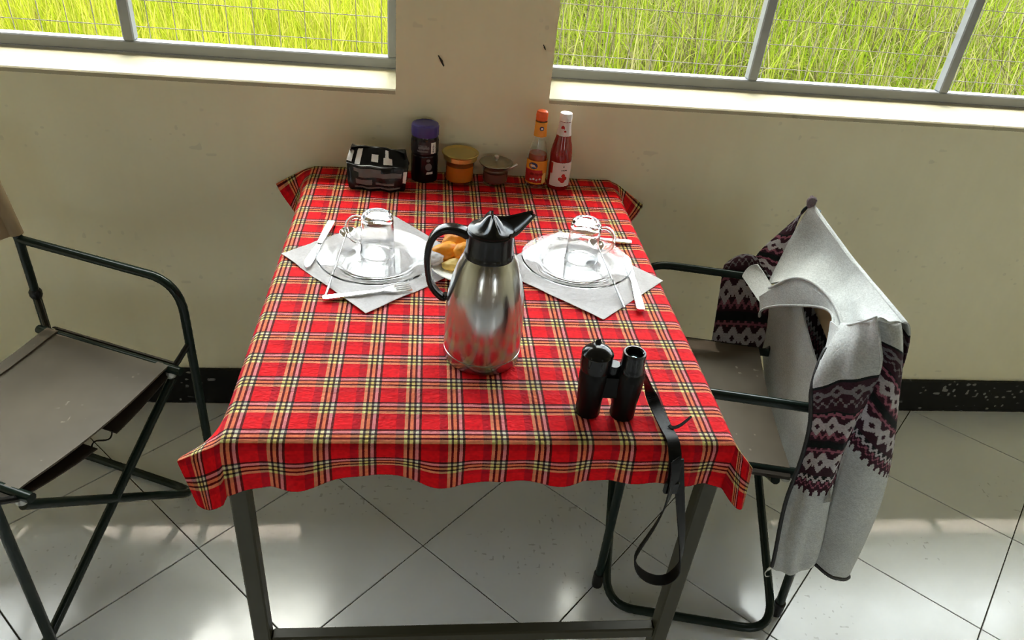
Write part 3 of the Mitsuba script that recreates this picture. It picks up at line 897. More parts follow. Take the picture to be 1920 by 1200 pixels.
for e in (0, -1):
    ring = shell[:-1, e]
    v = np.vstack([ring, ring.mean(0)])
    n = len(ring)
    ends.append(trimesh.Trimesh(v, [((i, (i + 1) % n, n) if e == 0 else ((i + 1) % n, i, n)) for i in range(n)], process=False))
bm = cat_([m] + ends)
bm.apply_transform(bagM)
bag = thing('foil_bag', 'crumpled black foil bag with grey and white print left of the violet lidded jar', 'bag')
add('pouch', bm, 'bag_film', bag, smooth=40)


def each(name, meshes, bsdf, parent, **kw):
    for q in meshes:
        add(name, q, bsdf, parent, **kw)


def on_bag(u0, u1, t0, t1, off=0.0009):
    i0, i1 = int(t0 * 29), max(int(t1 * 29), int(t0 * 29) + 1)
    j0, j1 = int((u0 + 1) / 2 * 35), int((u1 + 1) / 2 * 35)
    Q = front[i0:i1 + 1, j0:j1 + 1] + np.array([0, -off - 0.0004, off * 0.5])
    q, _ = sheet(Q, 0.0004)
    q.apply_transform(bagM)
    return q


prints = [(-0.72, 0.75, 0.14, 0.20), (-0.7, -0.1, 0.22, 0.29), (0.0, 0.62, 0.23, 0.27), (-0.6, 0.85, 0.33, 0.38), (-0.75, 0.15, 0.41, 0.45), (-0.6, 0.5, 0.50, 0.54), (0.55, 0.85, 0.14, 0.2)]
each('grey_print', [on_bag(*q) for q in prints], 'print_grey', bag, smooth=40, label='rows of grey print')
wp = [(-0.97, -0.80, 0.70, 0.88), (-0.66, -0.54, 0.66, 0.90), (-0.15, 0.08, 0.74, 0.86), (0.22, 0.5, 0.70, 0.80), (0.28, 0.42, 0.80, 0.90), (0.93, 1.0, 0.25, 0.42)]
each('white_print', [on_bag(*q) for q in wp], 'print_white', bag, smooth=40, label='white print patches')


def band(c, r, z0, z1, a0, a1, n=24, t=0.0005):
    """A curved patch on a round container, from angle a0 to a1 (degrees, -90 faces the viewer)."""
    A = np.radians(np.linspace(a0, a1, n))
    P = np.stack([np.stack([c[0] + r * np.cos(A), c[1] + r * np.sin(A), np.full(n, z)], -1) for z in (z0, z1)], 0)
    m, _ = sheet(P, t)
    return m


def blob(c, r, z, a, pts, t=0.0004):
    """A flat printed shape (metre offsets) wrapped on a round container around angle a (degrees) and height z."""
    poly = Polygon(pts).buffer(0)
    e = extr(poly, t)
    e = e.subdivide()
    v = e.vertices.copy()
    A = math.radians(a) + v[:, 0] / r
    rr = r + v[:, 2]
    return trimesh.Trimesh(np.c_[c[0] + rr * np.cos(A), c[1] + rr * np.sin(A), z + v[:, 1]], e.faces, process=False)


def disc(cx, cy, r, n=14, sy=1.0):
    return [(cx + r * math.cos(k * 2 * math.pi / n), cy + r * sy * math.sin(k * 2 * math.pi / n)) for k in range(n)]


def text_on(text, h, c, r, z, a, t=0.0004):
    m = meshkit.text_mesh(text, h, t, bold=True)
    v = m.vertices.copy()
    v[:, 0] -= (v[:, 0].min() + v[:, 0].max()) / 2
    A = math.radians(a) + v[:, 0] / r
    rr = r + v[:, 2]
    return trimesh.Trimesh(np.c_[c[0] + rr * np.cos(A), c[1] + rr * np.sin(A), z + v[:, 1]], m.faces, process=False)


c = (-0.002, -0.048)
jar = thing('coffee_jar', 'tall dark jar with violet lid and black label behind the plates', 'jar')
add('body', lathe([(0, 0), (0.030, 0), (0.0335, 0.003), (0.034, 0.01), (0.034, 0.068), (0.0325, 0.071), (0.0325, 0.073), (0.034, 0.076), (0.034, 0.112), (0.031, 0.122), (0.0, 0.122)], (*c, CT), 48), 'glass_dark', jar, smooth=30)
add('lid', lathe([(0, 0.119), (0.0335, 0.119), (0.0345, 0.121), (0.0345, 0.142), (0.0325, 0.147), (0.027, 0.149), (0.026, 0.1475), (0, 0.1475)], (*c, CT), 48), 'lid_violet', jar, smooth=30)
add('label', band(c, 0.0343, CT + 0.078, CT + 0.110, -175, -5, 40), 'label_black', jar, smooth=True)
add('barcode_panel', band(c, 0.0349, CT + 0.080, CT + 0.108, -64, -42, 10), 'print_white', jar, smooth=True, label='white barcode panel')
each('barcode_line', [band(c, 0.0353, CT + 0.083 + 0.0027 * k, CT + 0.0838 + 0.0027 * k + 0.0007 * (k % 2), -57, -49, 4) for k in range(8)], 'label_black', jar, smooth=True)
sc = [blob(c, 0.0347, CT + 0.0945, -112 + 9 * k, disc(0, 0.001 * (k % 2), 0.0035, 10, 1.2)) for k in range(5)] + [band(c, 0.0347, CT + 0.084, CT + 0.088, -122, -75, 12), band(c, 0.0347, CT + 0.1, CT + 0.1015, -118, -80, 10)]
each('label_print', sc, 'print_grey', jar, smooth=30, label='grey label print')
pc = [blob(c, 0.0344, CT + 0.045, -72, disc(0, 0, 0.009, 16, 1.1)), blob(c, 0.0344, CT + 0.062, -74, disc(0, 0, 0.0055, 12, 0.7))]
each('picture', pc, 'print_grey', jar, smooth=30, label='grey picture on the lower half')
add('picture_base', blob(c, 0.0346, CT + 0.028, -68, [(-0.009, -0.003), (0.009, -0.002), (0.008, 0.004), (-0.007, 0.003)]), 'print_white', jar, smooth=30)

c = (0.088, -0.060)
hj = thing('honey_jar', 'squat glass jar of amber spread with a wide gold lid', 'jar')
add('glass', lathe([(0, 0), (0.034, 0), (0.0375, 0.003), (0.038, 0.008), (0.038, 0.056), (0.040, 0.062), (0.040, 0.068), (0.0375, 0.068), (0.0375, 0.062), (0.0352, 0.056), (0.0352, 0.012), (0.031, 0.008), (0, 0.007)], (*c, CT), 56), 'clear_glass', hj, smooth=30)
add('spread', lathe([(0, 0.0085), (0.030, 0.0085), (0.0345, 0.0125), (0.0345, 0.050), (0, 0.051)], (*c, CT), 48), 'honey_fill', hj, smooth=30, label='amber spread')
add('lid', lathe([(0, 0.0665), (0.041, 0.0665), (0.0415, 0.065), (0.0425, 0.0655), (0.0425, 0.076), (0.0465, 0.0785), (0.0475, 0.081), (0.0455, 0.0825), (0.041, 0.0800), (0.038, 0.0785), (0, 0.0785)], (*c, CT), 64), 'gold_metal', hj, smooth=25, label='wide gold lid')

c = (0.181, -0.056)
sb = thing('sugar_bowl', 'small glass bowl of brown sugar with a steel lid and spoon', 'bowl')
add('glass', lathe([(0, 0), (0.030, 0), (0.0335, 0.003), (0.034, 0.01), (0.0345, 0.042), (0.041, 0.050), (0.0415, 0.054), (0.039, 0.055), (0.0325, 0.045), (0.0315, 0.012), (0.028, 0.007), (0, 0.006)], (*c, CT), 56), 'clear_glass', sb, smooth=30)
add('sugar', lathe([(0, 0.0075), (0.0275, 0.0075), (0.031, 0.0125), (0.0315, 0.034), (0, 0.037)], (*c, CT), 40), 'brown_sugar', sb, smooth=30, label='brown sugar')
sl = add('lid', lathe([(0, 0.0560), (0.0425, 0.0555), (0.0435, 0.0570), (0.0430, 0.0585), (0.036, 0.0605), (0.030, 0.0585), (0.012, 0.0615), (0, 0.062)], (*c, CT), 56), 'steel_lid', sb, smooth=25, label='steel lid')
add('knob', lathe([(0, 0.061), (0.003, 0.061), (0.003, 0.066), (0.0062, 0.069), (0.0062, 0.074), (0.004, 0.0765), (0, 0.077)], (*c, CT), 20), 'chrome', sl, smooth=40)
sh = spl([(c[0] + 0.02, c[1] - 0.015, CT + 0.0435), (c[0] + 0.036, c[1] - 0.022, CT + 0.0530), (c[0] + 0.052, c[1] - 0.022, CT + 0.064)], 10)
add('spoon_handle', tube(sh, np.linspace(0.002, 0.0032, 10), 8), 'chrome', sb, smooth=True)


def shape_of(pr, c):
    return lathe(pr, (*c, CT), 48)


c1 = (0.286, -0.058)
hs = thing('chilli_sauce_bottle', 'half full sauce bottle with red orange cap and orange neck label', 'bottle')
add('glass', shape_of([(0, 0), (0.022, 0), (0.0255, 0.003), (0.026, 0.008), (0.026, 0.078), (0.0245, 0.095), (0.0185, 0.118), (0.0148, 0.134), (0.0135, 0.16), (0.0125, 0.182), (0.0108, 0.182), (0.0115, 0.16), (0.0128, 0.134), (0.0165, 0.118),
                       (0.0222, 0.095), (0.0236, 0.078), (0.0236, 0.010), (0.02, 0.006), (0, 0.006)], c1), 'clear_glass', hs, smooth=30, label='clear glass')
add('sauce', shape_of([(0, 0.0075), (0.0195, 0.0075), (0.023, 0.0115), (0.023, 0.078), (0.0217, 0.090), (0, 0.090)], c1), 'sauce_chilli', hs, smooth=30, label='red chilli sauce')
add('cap', shape_of([(0.0122, 0.176), (0.0142, 0.176), (0.0148, 0.178), (0.0148, 0.192), (0.0138, 0.197), (0.012, 0.199), (0, 0.1995), (0, 0.184), (0.0122, 0.184)], c1), 'cap_orange', hs, smooth=30)
mat('label_orange', (0.72, 0.27, 0.02), 0.4)
mat('label_red', (0.42, 0.015, 0.015), 0.4)
mat('label_blue', (0.015, 0.035, 0.12), 0.4)
mat('label_white', (0.68, 0.62, 0.62), 0.45)
mat('label_yellow', (0.80, 0.58, 0.2), 0.4)
A = np.radians(np.linspace(0, 360, 40))
P = np.stack([np.stack([c1[0] + r * np.cos(A), c1[1] + r * np.sin(A), np.full(40, CT + z)], -1) for r, z in ((0.0160, 0.136), (0.0152, 0.150), (0.0146, 0.166), (0.0150, 0.173))], 0)
add('neck_label', sheet(P, 0.0005)[0], 'label_orange', hs, smooth=40, label='orange neck label')
add('neck_emblem', blob(c1, 0.0153, CT + 0.158, -88, disc(0, 0, 0.0055)), 'label_blue', hs, smooth=30, label='blue round emblem')
add('neck_emblem', blob(c1, 0.0158, CT + 0.158, -86, disc(0, 0, 0.0032)), 'label_white', hs, smooth=30)
fl = add('front_label', band(c1, 0.0263, CT + 0.014, CT + 0.076, -185, 5, 40), 'label_orange', hs, smooth=True, label='orange, red and blue front label')
add('red_field', band(c1, 0.0268, CT + 0.018, CT + 0.052, -175, -62, 24), 'label_red', fl, smooth=True)
add('blue_field', blob(c1, 0.0268, CT + 0.063, -118, disc(0, 0, 0.012, 16, 0.75)), 'label_blue', fl, smooth=30)
add('yellow_field', band(c1, 0.0268, CT + 0.016, CT + 0.042, -60, -30, 12), 'label_yellow', fl, smooth=True)
each('white_print', [blob(c1, 0.0272, CT + 0.063, -118, disc(0, 0, 0.006, 12, 0.5))] + [blob(c1, 0.0272, CT + 0.026 + 0.002 * (k % 2), -125 + 17 * k, disc(0, 0, 0.003, 9)) for k in range(4)], 'label_white', fl, smooth=30)
each('pepper_print', [blob(c1, 0.0272, CT + 0.041, -120 + 26 * k, disc(0, 0, 0.006, 12, 0.6)) for k in range(3)], 'sauce_red', fl, smooth=30)

c2 = (0.346, -0.060)
kb = thing('ketchup_bottle', 'full red ketchup bottle with white cap and white labels', 'bottle')
add('bottle', shape_of([(0, 0), (0.024, 0), (0.0275, 0.003), (0.028, 0.008), (0.028, 0.076), (0.0282, 0.090), (0.025, 0.112), (0.0200, 0.132), (0.0168, 0.148), (0.0142, 0.165), (0.0130, 0.182), (0, 0.183)], c2), 'sauce_red', kb, smooth=30)
add('cap', shape_of([(0, 0.178), (0.0138, 0.178), (0.0158, 0.179), (0.0160, 0.194), (0.0145, 0.198), (0, 0.1985)], c2), 'cap_white', kb, smooth=30)
P = np.stack([np.stack([c2[0] + r * np.cos(A), c2[1] + r * np.sin(A), np.full(40, CT + z)], -1) for r, z in ((0.0184, 0.143), (0.0165, 0.156), (0.0148, 0.168), (0.0142, 0.177))], 0)
add('neck_label', sheet(P, 0.0005)[0], 'label_white', kb, smooth=40, label='white neck label')
each('neck_print', [blob(c2, 0.0160, CT + 0.163, -115, disc(0, 0, 0.005, 12, 1.3)), blob(c2, 0.0170, CT + 0.155, -92, disc(0, 0, 0.003, 10, 1.0))], 'label_red', kb, smooth=30, label='red neck print')
fl = add('front_label', band(c2, 0.0284, CT + 0.012, CT + 0.076, -150, 0, 40), 'label_white', kb, smooth=True, label='white front label with red tomato')
tom = [blob(c2, 0.0288, CT + 0.030, -78 + dx, disc(0, dy, rr, 14)) for dx, dy, rr in ((0, 0, 0.0075), (-14, 0.003, 0.005), (13, 0.004, 0.0055), (2, 0.012, 0.005))]
each('tomato_print', tom, 'label_red', fl, smooth=30)
add('red_edge', band(c2, 0.0288, CT + 0.045, CT + 0.074, -150, -136, 6), 'label_red', fl, smooth=True)
each('script_print', [blob(c2, 0.0288, CT + 0.056, -86 + 6 * k, disc(0, 0.0006 * (k % 2), 0.0013, 8, 1.2)) for k in range(5)] + [blob(c2, 0.0288, CT + 0.066, -78, disc(0, 0, 0.0016, 8))], 'label_black', fl, smooth=30)

# ------------------------------------------------------------------ binoculars
mat('rubber_black', (0.004, 0.004, 0.0042), 0.35, spec=0.15)
mat('gloss_black', (0.004, 0.004, 0.0045), 0.15, spec=0.35)
mat('lens_coat', (0.10, 0.16, 0.16), 0.04, 0.9)
bn_ = thing('binoculars', 'black binoculars standing upright near the corner of the table', 'binoculars')
bz = CT + 0.0012
L0, Rr0 = np.array([0.2735, -0.957]), np.array([0.3300, -0.963])
for q, top, nm in ((L0, 0.088, 'barrel'), (Rr0, 0.088, 'barrel')):
    add(nm, lathe([(0, 0.004), (0.0165, 0.004), (0.0168, 0), (0.0195, 0), (0.0202, 0.002), (0.0202, 0.03), (0.0212, 0.036), (0.0225, 0.055), (0.0235, 0.075), (0.0225, top), (0.018, top + 0.008), (0.012, top + 0.01), (0, top + 0.01)], (*q, bz), 40), 'rubber_black', bn_, smooth=35)
add('bridge', hullpts([(x, y, z) for x, y in ((0.276, -0.972), (0.276, -0.946), (0.330, -0.976), (0.330, -0.950)) for z in (bz + 0.042, bz + 0.082)]), 'rubber_black', bn_, smooth=False)
add('focus_wheel', lathe([(0, 0.082), (0.010, 0.082), (0.011, 0.084), (0.011, 0.098), (0.010, 0.1), (0, 0.1)], (0.302, -0.959, bz), 24), 'gloss_black', bn_, smooth=30)
ep = add('eyepiece', lathe([(0.0, 0.112), (0.0125, 0.112), (0.013, 0.124), (0.0150, 0.1265), (0.0175, 0.126), (0.0185, 0.122), (0.0185, 0.102), (0.0205, 0.098), (0.0205, 0.092), (0.0, 0.092)], (*Rr0, bz), 36), 'gloss_black', bn_, smooth=30)
add('lens', lathe([(0.0125, 0.113), (0.008, 0.1165), (0, 0.118)], (*Rr0, bz), 30), 'lens_coat', ep, smooth=True)
cp = add('lens_cover', lathe([(0.0, 0.132), (0.010, 0.1305), (0.018, 0.127), (0.0232, 0.122), (0.0250, 0.119), (0.0252, 0.098), (0.0242, 0.090), (0.022, 0.088), (0, 0.088)], (*L0, bz), 40), 'gloss_black', bn_, smooth=30, label='glossy cover over one eyepiece')
add('tab', hullpts([(L0[0] - 0.006, L0[1] + 0.006, bz + 0.125), (L0[0] + 0.007, L0[1] + 0.006, bz + 0.125), (L0[0] - 0.004, L0[1] + 0.010, bz + 0.136), (L0[0] + 0.004, L0[1] + 0.012, bz + 0.137), (L0[0], L0[1] - 0.002, bz + 0.129)]), 'rubber_black', cp, smooth=False)
for k in range(3):
    add('rib', hullpts([(L0[0] + 0.0245 * math.cos(a) * f, L0[1] + 0.0245 * math.sin(a) * f, bz + z) for a in (math.radians(-130 + 42 * k), math.radians(-124 + 42 * k)) for f, z in ((1.02, 0.10), (1.05, 0.112), (0.97, 0.123))]), 'gloss_black', cp, smooth=False)


def ribbon(pts, wid, thick, wdir, n=80):
    """A flat strap along the points; wdir gives its width direction at each point."""
    c = spl(pts, n)
    wd_ = spl(wdir, n)
    t = np.gradient(c, axis=0)
    t /= np.linalg.norm(t, axis=1, keepdims=True)
    wd_ -= t * np.sum(wd_ * t, 1, keepdims=True)
    wd_ /= np.linalg.norm(wd_, axis=1, keepdims=True)
    w_ = np.interp(np.linspace(0, 1, n), np.linspace(0, 1, len(wid)), wid)[:, None] / 2
    nn = np.cross(t, wd_) * thick / 2
    P = np.stack([c - wd_ * w_ - nn, c + wd_ * w_ - nn, c + wd_ * w_ + nn, c - wd_ * w_ + nn, c - wd_ * w_ - nn], 1)
    m, _ = sheet(P, 0)
    m.merge_vertices()
    e0 = trimesh.Trimesh(np.vstack([P[0, :4], P[-1, :4]]), [(0, 1, 2), (0, 2, 3), (4, 6, 5), (4, 7, 6)], process=False)
    return cat_([m, e0])


mat('strap_web', (0.005, 0.005, 0.0055), 0.5, spec=0.2)
st = [(0.349, -0.958, bz + 0.078), (0.362, -0.945, bz + 0.066), (0.378, -0.935, bz + 0.030), (0.388, -0.952, bz + 0.010), (0.393, -0.985, bz + 0.005), (0.396, -1.015, bz + 0.0055), (0.398, -1.036, bz + 0.0035), (0.400, -1.057, bz - 0.020), (0.401, -1.062, bz - 0.055)]
add('strap', ribbon(st, [0.010, 0.014, 0.018, 0.020, 0.020, 0.020, 0.020, 0.020, 0.020], 0.003, [(0, -1, 0.3), (0.3, -1, 0), (0.7, -0.7, 0), (1, -0.1, 0), (1, 0, 0), (1, 0, 0), (1, 0, 0), (1, 0, 0), (1, 0, 0)]), 'strap_web', bn_, smooth=40, label='black webbing strap')
Y1 = -1.067
loop = [pt(1266, 862, y=Y1), pt(1264, 900, y=Y1 - 0.004), pt(1240, 965, y=Y1 - 0.006), pt(1205, 1020, y=Y1 - 0.008), pt(1190, 1052, y=Y1 - 0.012), pt(1206, 1078, y=Y1 - 0.02), pt(1240, 1088, y=Y1 - 0.02), pt(1268, 1072, y=Y1 - 0.014), pt(1278, 1030, y=Y1 - 0.004), pt(1276, 950, y=Y1 + 0.001), pt(1272, 862, y=Y1)]
wdv = [(1, 0, 0), (0.9, 0.4, 0), (0.5, 0.9, 0), (0.3, 1, 0), (0.2, 1, 0), (0.1, 1, 0.25), (0, 1, 0.3), (0, 1, 0.2), (0.7, 0.7, 0), (1, 0.2, 0), (1, 0, 0)]
add('strap', ribbon(loop, [0.017, 0.016, 0.012, 0.012, 0.016, 0.018, 0.018, 0.017, 0.014, 0.015, 0.017], 0.0022, wdv, 110), 'strap_web', bn_, smooth=40, label='loop of strap hanging over the table edge')
add('buckle', bx(0.388, 0.412, -1.071, -1.062, bz - 0.075, bz - 0.048, 0.003), 'gloss_black', bn_, smooth=False)
add('strap_tail', ribbon([(0.399, -1.000, bz + 0.009), (0.412, -1.004, bz + 0.010), (0.428, -0.996, bz + 0.016), (0.437, -0.990, bz + 0.019)], [0.006, 0.005, 0.004, 0.003], 0.0015, [(0, 1, 0.3)] * 4, 20), 'strap_web', bn_, smooth=40)

# ------------------------------------------------------------------ jacket over the back of the right chair
def fleece(c, p):
    return c * (0.82 + 0.36 * noise(p.x * 420, p.y * 420, p.z * 420)) * (0.93 + 0.14 * fbm(p.x * 20, p.y * 20, p.z * 20))


def tri(x):
    f = x - dr.floor(x)
    return dr.abs(2 * f - 1)


def knit_col(p, n, uv):
    """Grey fleece with a knitted band between uv.y = 0 and 1; uv.x in metres."""
    st = 0.0030
    u = (dr.floor(uv.x / st) + 0.5) * st
    b = (dr.floor(uv.y / 0.0145) + 0.5) * 0.0145
    P = 0.036
    grey, maroon, dgreen = mi.Color3f(0.43, 0.445, 0.44), mi.Color3f(0.035, 0.014, 0.021), mi.Color3f(0.010, 0.014, 0.014)
    white, pink, pale = mi.Color3f(0.40, 0.375, 0.39), mi.Color3f(0.24, 0.085, 0.12), mi.Color3f(0.15, 0.14, 0.15)
    c = mi.Color3f(maroon)

    def put(mask, col):
        nonlocal c
        c = dr.select(mask, col, c)
    for a0, a1 in ((0.0, 0.035), (0.30, 0.34), (0.56, 0.63), (0.85, 0.90)):
        put((b > a0) & (b < a1), dgreen)
    t = tri(u / P)
    t2 = tri(u / P * 2)
    for bc, hb, col, hole in ((0.12, 0.07, pale, 0.35), (0.44, 0.10, white, 0.28), (0.745, 0.095, white, 0.28)):
        r = t * 0.95 + dr.abs(b - bc) / hb
        put((r < 1) & (r > hole), col)
        put((t > 0.78) & (dr.abs(b - bc) < hb * 0.35), col)
    for bc, am, col in ((0.225, 0.05, pale), (0.52, 0.035, pink), (0.645, 0.03, pink), (0.34, 0.03, pink), (0.885, 0.045, white), (0.935, 0.045, pink)):
        put(dr.abs(b - bc - am * (t2 - 0.5)) < 0.014, col)
    inband = (b > 0) & (b < 0.955 + 0.07 * t2)
    c = dr.select(inband, c, grey)
    return fleece(c, p)


def fl_bump():
    return proc(lambda p, n, uv: noise(p.x * 500, p.y * 500, p.z * 500) + 5 * fbm(p.x * 22, p.y * 22, p.z * 22), eps=5e-4)


mat('jacket_knit', proc(knit_col), 0.95, spec=0.1, sheen=0.4, bump=fl_bump(), bscale=0.0012)
mat('jacket_fleece', proc(lambda p, n, uv: fleece(mi.Color3f(0.43, 0.445, 0.44), p)), 0.95, spec=0.1, sheen=0.4, bump=fl_bump(), bscale=0.0012)
mat('black_piping', (0.012, 0.012, 0.013), 0.6)
jk = thing('fleece_jacket', 'grey fleece jacket with a patterned knit band hung over the back of a chair', 'jacket')


def G(rows):
    return [[pt(x, y_, y=d) for x, y_, d in r] for r in rows]


def patch(name, ctrl, nu, nv, bsdf='jacket_fleece', b0=None, b1=None, thick=0.004, flip=False, label=None, ripple=0.0, tilt=0.0, folds=None):
    P = spline_grid(ctrl, nu, nv)
    if folds:
        a_, b_ = np.gradient(P, axis=0), np.gradient(P, axis=1)
        nn = np.cross(a_, b_)
        nn /= np.linalg.norm(nn, axis=-1, keepdims=True) + 1e-9
        P = P + nn * folds(*np.meshgrid(np.linspace(0, 1, nu), np.linspace(0, 1, nv), indexing='ij'))[..., None]
    if ripple:
        P = P + ripple * (meshkit.fbm(P * 11 + 3.0, 2) - 0.5)[..., None] * np.array([-0.6, -0.7, 0.3])
    uv = None
    if b0 is not None:
        du = np.linalg.norm(np.diff(P, axis=1), axis=2).mean(0)
        U = np.r_[0, np.cumsum(du)]
        S = np.linspace(0, 1, nu)[:, None] + tilt * (np.linspace(0, 1, nv)[None] - 0.5)
        uv = np.dstack([np.broadcast_to(U[None], P.shape[:2]), b0 + (b1 - b0) * S])
    if flip:
        P = P[:, ::-1]
        uv = None if uv is None else uv[:, ::-1]
    m, uv = sheet(P, thick, uv)
    if uv is None:
        return add(name, m, bsdf, jk, smooth=60, label=label), P
    return add(name, m, bsdf, jk, smooth=True, uv=uv, label=label), P


ridge = [(1519, 382, -.268), (1556, 434, -.37), (1606, 501, -.52), (1650, 553, -.67), (1692, 606, -.80)]
yoke = G([ridge,
          [(1498, 424, -.262), (1538, 476, -.37), (1580, 536, -.53), (1614, 578, -.68), (1672, 600, -.815)],
          [(1470, 480, -.262), (1520, 510, -.42), (1562, 560, -.57), (1596, 600, -.70), (1656, 598, -.822)],
          [(1440, 532, -.29), (1500, 530, -.47), (1549, 560, -.58), (1578, 610, -.69), (1642, 598, -.825)]])
patch('yoke', yoke, 48, 64, ripple=0.03, folds=lambda s, t: 0.0085 * np.sin(2 * np.pi * (3.6 * t + 0.35 * s)) * np.exp(-2.4 * t) * np.sin(np.pi * np.clip(s, 0, 1)) ** 0.8
      + 0.004 * np.sin(2 * np.pi * (2.2 * t - 1.1 * s)) * np.clip((t - 0.35) * 2, 0, 1) * np.sin(np.pi * s))
rg = np.array(G([ridge])[0])
# the back of the jacket hangs outside the chair back
bk = [rg, rg + [0.030, 0.0, -0.035], rg + [0.050, 0.004, -0.16], rg + [0.050, 0.01, -0.34], rg + [0.035, 0.01, -0.56]]
patch('back_panel', bk, 40, 40, 'jacket_knit', -0.45, 1.55, flip=True, ripple=0.02)
# tip of the chair post pushes up a peak
add('shoulder_tip', chunk(pt(1520, 383, y=-.268) - [0, 0, 0.012], (0.011, 0.011, 0.016), 5), 'jacket_knit', jk, smooth=True)
patch('front_panel', G([
    [(1574, 608, -.70), (1608, 602, -.785), (1644, 596, -.828)],
    [(1540, 676, -.785), (1592, 660, -.825), (1650, 650, -.838)],
    [(1521, 735, -.815), (1580, 718, -.845), (1646, 700, -.842)],
    [(1519, 790, -.825), (1570, 790, -.858), (1618, 775, -.848)],
    [(1500, 868, -.835), (1545, 866, -.866), (1590, 850, -.853)],
    [(1475, 935, -.840), (1520, 946, -.870), (1566, 935, -.858)],
    [(1459, 1005, -.845), (1500, 1020, -.872), (1548, 1005, -.862)],
    [(1447, 1064, -.845), (1486, 1077, -.870), (1531, 1054, -.864)]]), 64, 30, 'jacket_knit', -0.70, 1.82, ripple=0.014, label='front panel hanging down with a knit band', tilt=-0.015,
      folds=lambda s, t: 0.007 * np.sin(2 * np.pi * (1.15 * t + 0.9 * s)) * np.sin(np.pi * np.clip(s * 1.05, 0, 1)) ** 0.5 + 0.003 * np.sin(2 * np.pi * (2.3 * t - 0.8 * s)))
edge = spl(G([[(1548, 655, -.765), (1536, 680, -.787), (1521, 735, -.817), (1519, 790, -.827), (1500, 868, -.837), (1475, 935, -.842), (1459, 1005, -.847), (1447, 1062, -.847)]])[0], 60)
add('zipper', tube(edge, 0.0042, 8), 'black_piping', jk, smooth=True, label='black zip edge')
zp = edge[-1]
add('zip_pull', cat_([tube([zp, zp + [-0.006, 0, -0.012]], 0.003, 8), tube(fillet([zp + [-0.006, 0, -0.010], zp + [-0.010, 0, -0.024], zp + [-0.004, 0, -0.036], zp + [0.004, 0, -0.034]], 0.006, 5), 0.0014, 6)]), 'chrome', jk, smooth=True, label='small zip pull')


def limb(name, left, right, depth, b0, b1, ny, thick=0.004, tilt=0.0):
    """A sleeve: oval rings between its left and right outline."""
    L, Rr = spl(left, ny), spl(right, ny)
    ang = np.linspace(0, 2 * np.pi, 41)
    dp = spl([(d, 0, 0) for d in depth], ny)[:, 0]
    P, UV = np.zeros((ny, 41, 3)), np.zeros((ny, 41, 2))
    wob = 1 + 0.22 * np.sin(3 * ang + 0.6) + 0.10 * np.sin(5 * ang)
    for i in range(ny):
        c, h_ = (L[i] + Rr[i]) / 2, (Rr[i] - L[i]) / 2
        nrm = np.cross(h_, L[min(i + 1, ny - 1)] - L[max(i - 1, 0)])
        nrm /= np.linalg.norm(nrm) + 1e-9
        ww = np.where(np.abs(np.cos(ang)) > 0.97, 1.0, wob)
        P[i] = c + np.cos(ang)[:, None] * h_ + (np.sin(ang) * ww)[:, None] * nrm * dp[i]
        rr = np.linalg.norm(h_)
        UV[i, :, 0] = ang * rr * 0.9
        UV[i, :, 1] = b0 + (b1 - b0) * i / (ny - 1) + tilt * np.cos(ang)
    m, uv = sheet(P, thick, UV)
    add(name, m, 'jacket_knit', jk, smooth=True, uv=uv)
    return P


sl = limb('sleeve', G([[(1638, 600, -.80), (1645, 650, -.815), (1640, 700, -.825), (1610, 778, -.83), (1582, 855, -.835), (1560, 935, -.84), (1543, 1005, -.845), (1525, 1054, -.85)]])[0],
          G([[(1688, 604, -.80), (1691, 650, -.815), (1686, 720, -.825), (1679, 795, -.83), (1668, 872, -.835), (1649, 945, -.84), (1622, 1012, -.845), (1590, 1078, -.85)]])[0],
          [0.012, 0.024, 0.028, 0.03, 0.03, 0.028, 0.027, 0.026], -0.30, 2.0, 60, tilt=-0.09)
add('cuff_piping', tube(np.vstack([sl[-1], sl[-1][1:2]]), 0.0045, 8, caps=False), 'black_piping', jk, smooth=True, label='black cuff edge')
# the collar stands up in an arc
patch('collar', G([[(1423, 556, -.40), (1452, 538, -.425), (1500, 524, -.475), (1546, 549, -.565), (1573, 592, -.665), (1578, 628, -.725), (1567, 648, -.755)],
                   [(1424, 572, -.41), (1450, 553, -.435), (1500, 546, -.495), (1546, 562, -.58), (1567, 598, -.675), (1569, 632, -.735), (1560, 652, -.758)],
                   [(1424, 592, -.42), (1446, 573, -.445), (1500, 571, -.510), (1547, 577, -.595), (1561, 606, -.685), (1560, 640, -.745), (1552, 657, -.762)]]), 14, 60, label='stand up collar')
patch('lapel', G([[(1556, 602, -.69), (1574, 616, -.745), (1593, 642, -.795)], [(1549, 645, -.73), (1556, 655, -.78), (1570, 666, -.806)], [(1538, 672, -.78), (1536, 681, -.795), (1534, 690, -.803)]]), 20, 20)
patch('lapel', G([[(1391, 518, -.255), (1404, 500, -.245), (1419, 496, -.26)], [(1406, 540, -.315), (1421, 522, -.295), (1436, 518, -.305)], [(1425, 568, -.40), (1437, 550, -.375), (1453, 545, -.378)]]), 18, 14)


def on_u(px, py, u):
    """The point a pixel shows on the upright plane u of the right chair's own axes."""
    Uc = np.array((-0.978, 0.207)) / math.hypot(0.978, 0.207)
    r = ray(px, py)
    t = (u - Uc @ EYE[:2]) / (Uc @ r[:2])
    return EYE + r * t


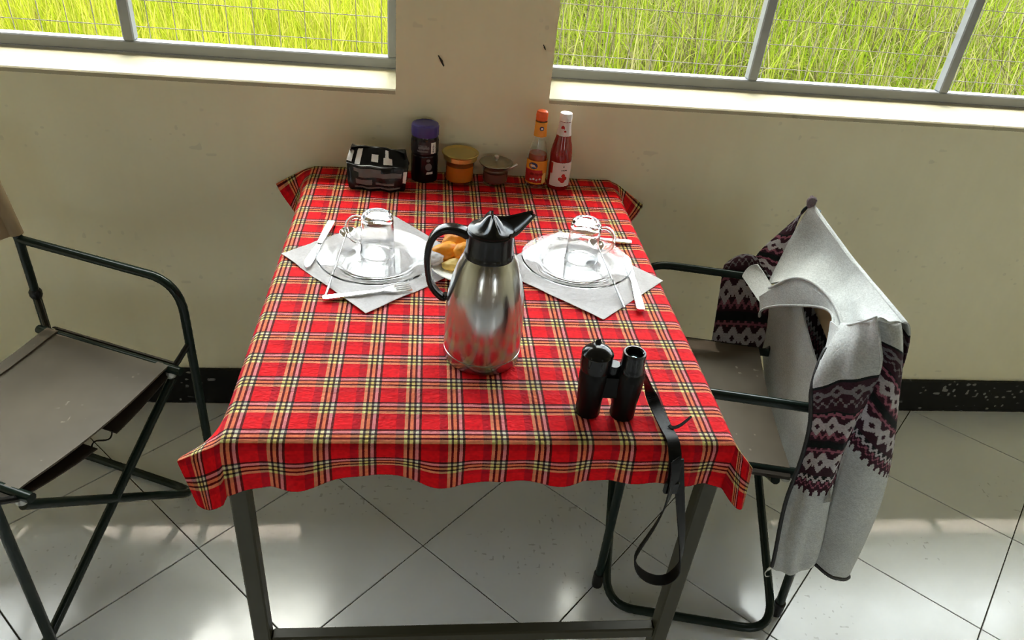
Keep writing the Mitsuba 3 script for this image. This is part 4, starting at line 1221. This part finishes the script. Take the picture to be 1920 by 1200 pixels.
patch('front_panel', [[on_u(*q) for q in r] for r in (
    [(1438, 560, -.965), (1470, 556, -.968), (1500, 560, -.972)], [(1430, 650, -.984), (1474, 655, -.986), (1522, 655, -.986)], [(1434, 708, -.990), (1482, 715, -.990), (1536, 705, -.990)],
    [(1452, 790, -.990), (1500, 795, -.990), (1545, 790, -.990)], [(1478, 880, -.990), (1515, 885, -.990), (1550, 880, -.990)], [(1490, 940, -.990), (1520, 945, -.990), (1556, 940, -.990)])], 50, 24, label='inner front panel on the wall side', ripple=0.008)
patch('sleeve', G([[(1362, 500, -.19), (1402, 484, -.19), (1436, 500, -.20)], [(1356, 503, -.215), (1402, 486, -.22), (1442, 515, -.235)], [(1350, 545, -.232), (1400, 540, -.24), (1442, 560, -.25)], [(1341, 605, -.236), (1388, 606, -.245), (1438, 610, -.26)], [(1332, 655, -.238), (1380, 660, -.248), (1428, 657, -.262)]]),
      40, 30, 'jacket_knit', -0.02, 0.86, ripple=0.014, label='far sleeve over the chair arm')
patch('shoulder', G([[(1517, 384, -.262), (1509, 388, -.264), (1502, 396, -.266)], [(1462, 436, -.225), (1472, 440, -.245), (1488, 436, -.262)], [(1420, 476, -.21), (1442, 480, -.235), (1466, 490, -.262)], [(1425, 500, -.22), (1436, 510, -.25), (1446, 525, -.280)]]),
      30, 18, 'jacket_knit', 0.0, 0.9, ripple=0.01, label='patterned far shoulder')

for nm, a_ in (('seam', [(1572, 612, -.70), (1606, 606, -.788), (1644, 594, -.832)]), ('seam', [(1640, 594, -.832), (1650, 640, -.842), (1648, 692, -.846)])):
    add(nm, tube(spl(G([a_])[0], 24), 0.0022, 6), 'jacket_fleece', jk, smooth=True)
add('seam', tube(spl(G([[(1442, 540, -.405), (1468, 528, -.44), (1502, 522, -.478), (1545, 546, -.566), (1573, 590, -.667), (1580, 626, -.727), (1569, 648, -.758)]])[0], 50), 0.0034, 8), 'jacket_fleece', jk, smooth=True)
add('seam', tube(spl(G([[(1424, 594, -.424), (1446, 575, -.450), (1500, 573, -.515), (1547, 579, -.600), (1561, 608, -.690)]])[0], 40), 0.003, 8), 'jacket_fleece', jk, smooth=True)
add('seam', tube(spl(G([[(1592, 644, -.802), (1568, 664, -.806), (1546, 682, -.803)]])[0], 16), 0.0028, 8), 'black_piping', jk, smooth=True)
m = chunk(pt(167, 941, z=0.0), (0.008, 0.007, 0.006), 31)
add('crumb', m, 'chip_dark', smooth=True, label='small dark crumb on the floor tiles beside the left chair', cat='crumb')
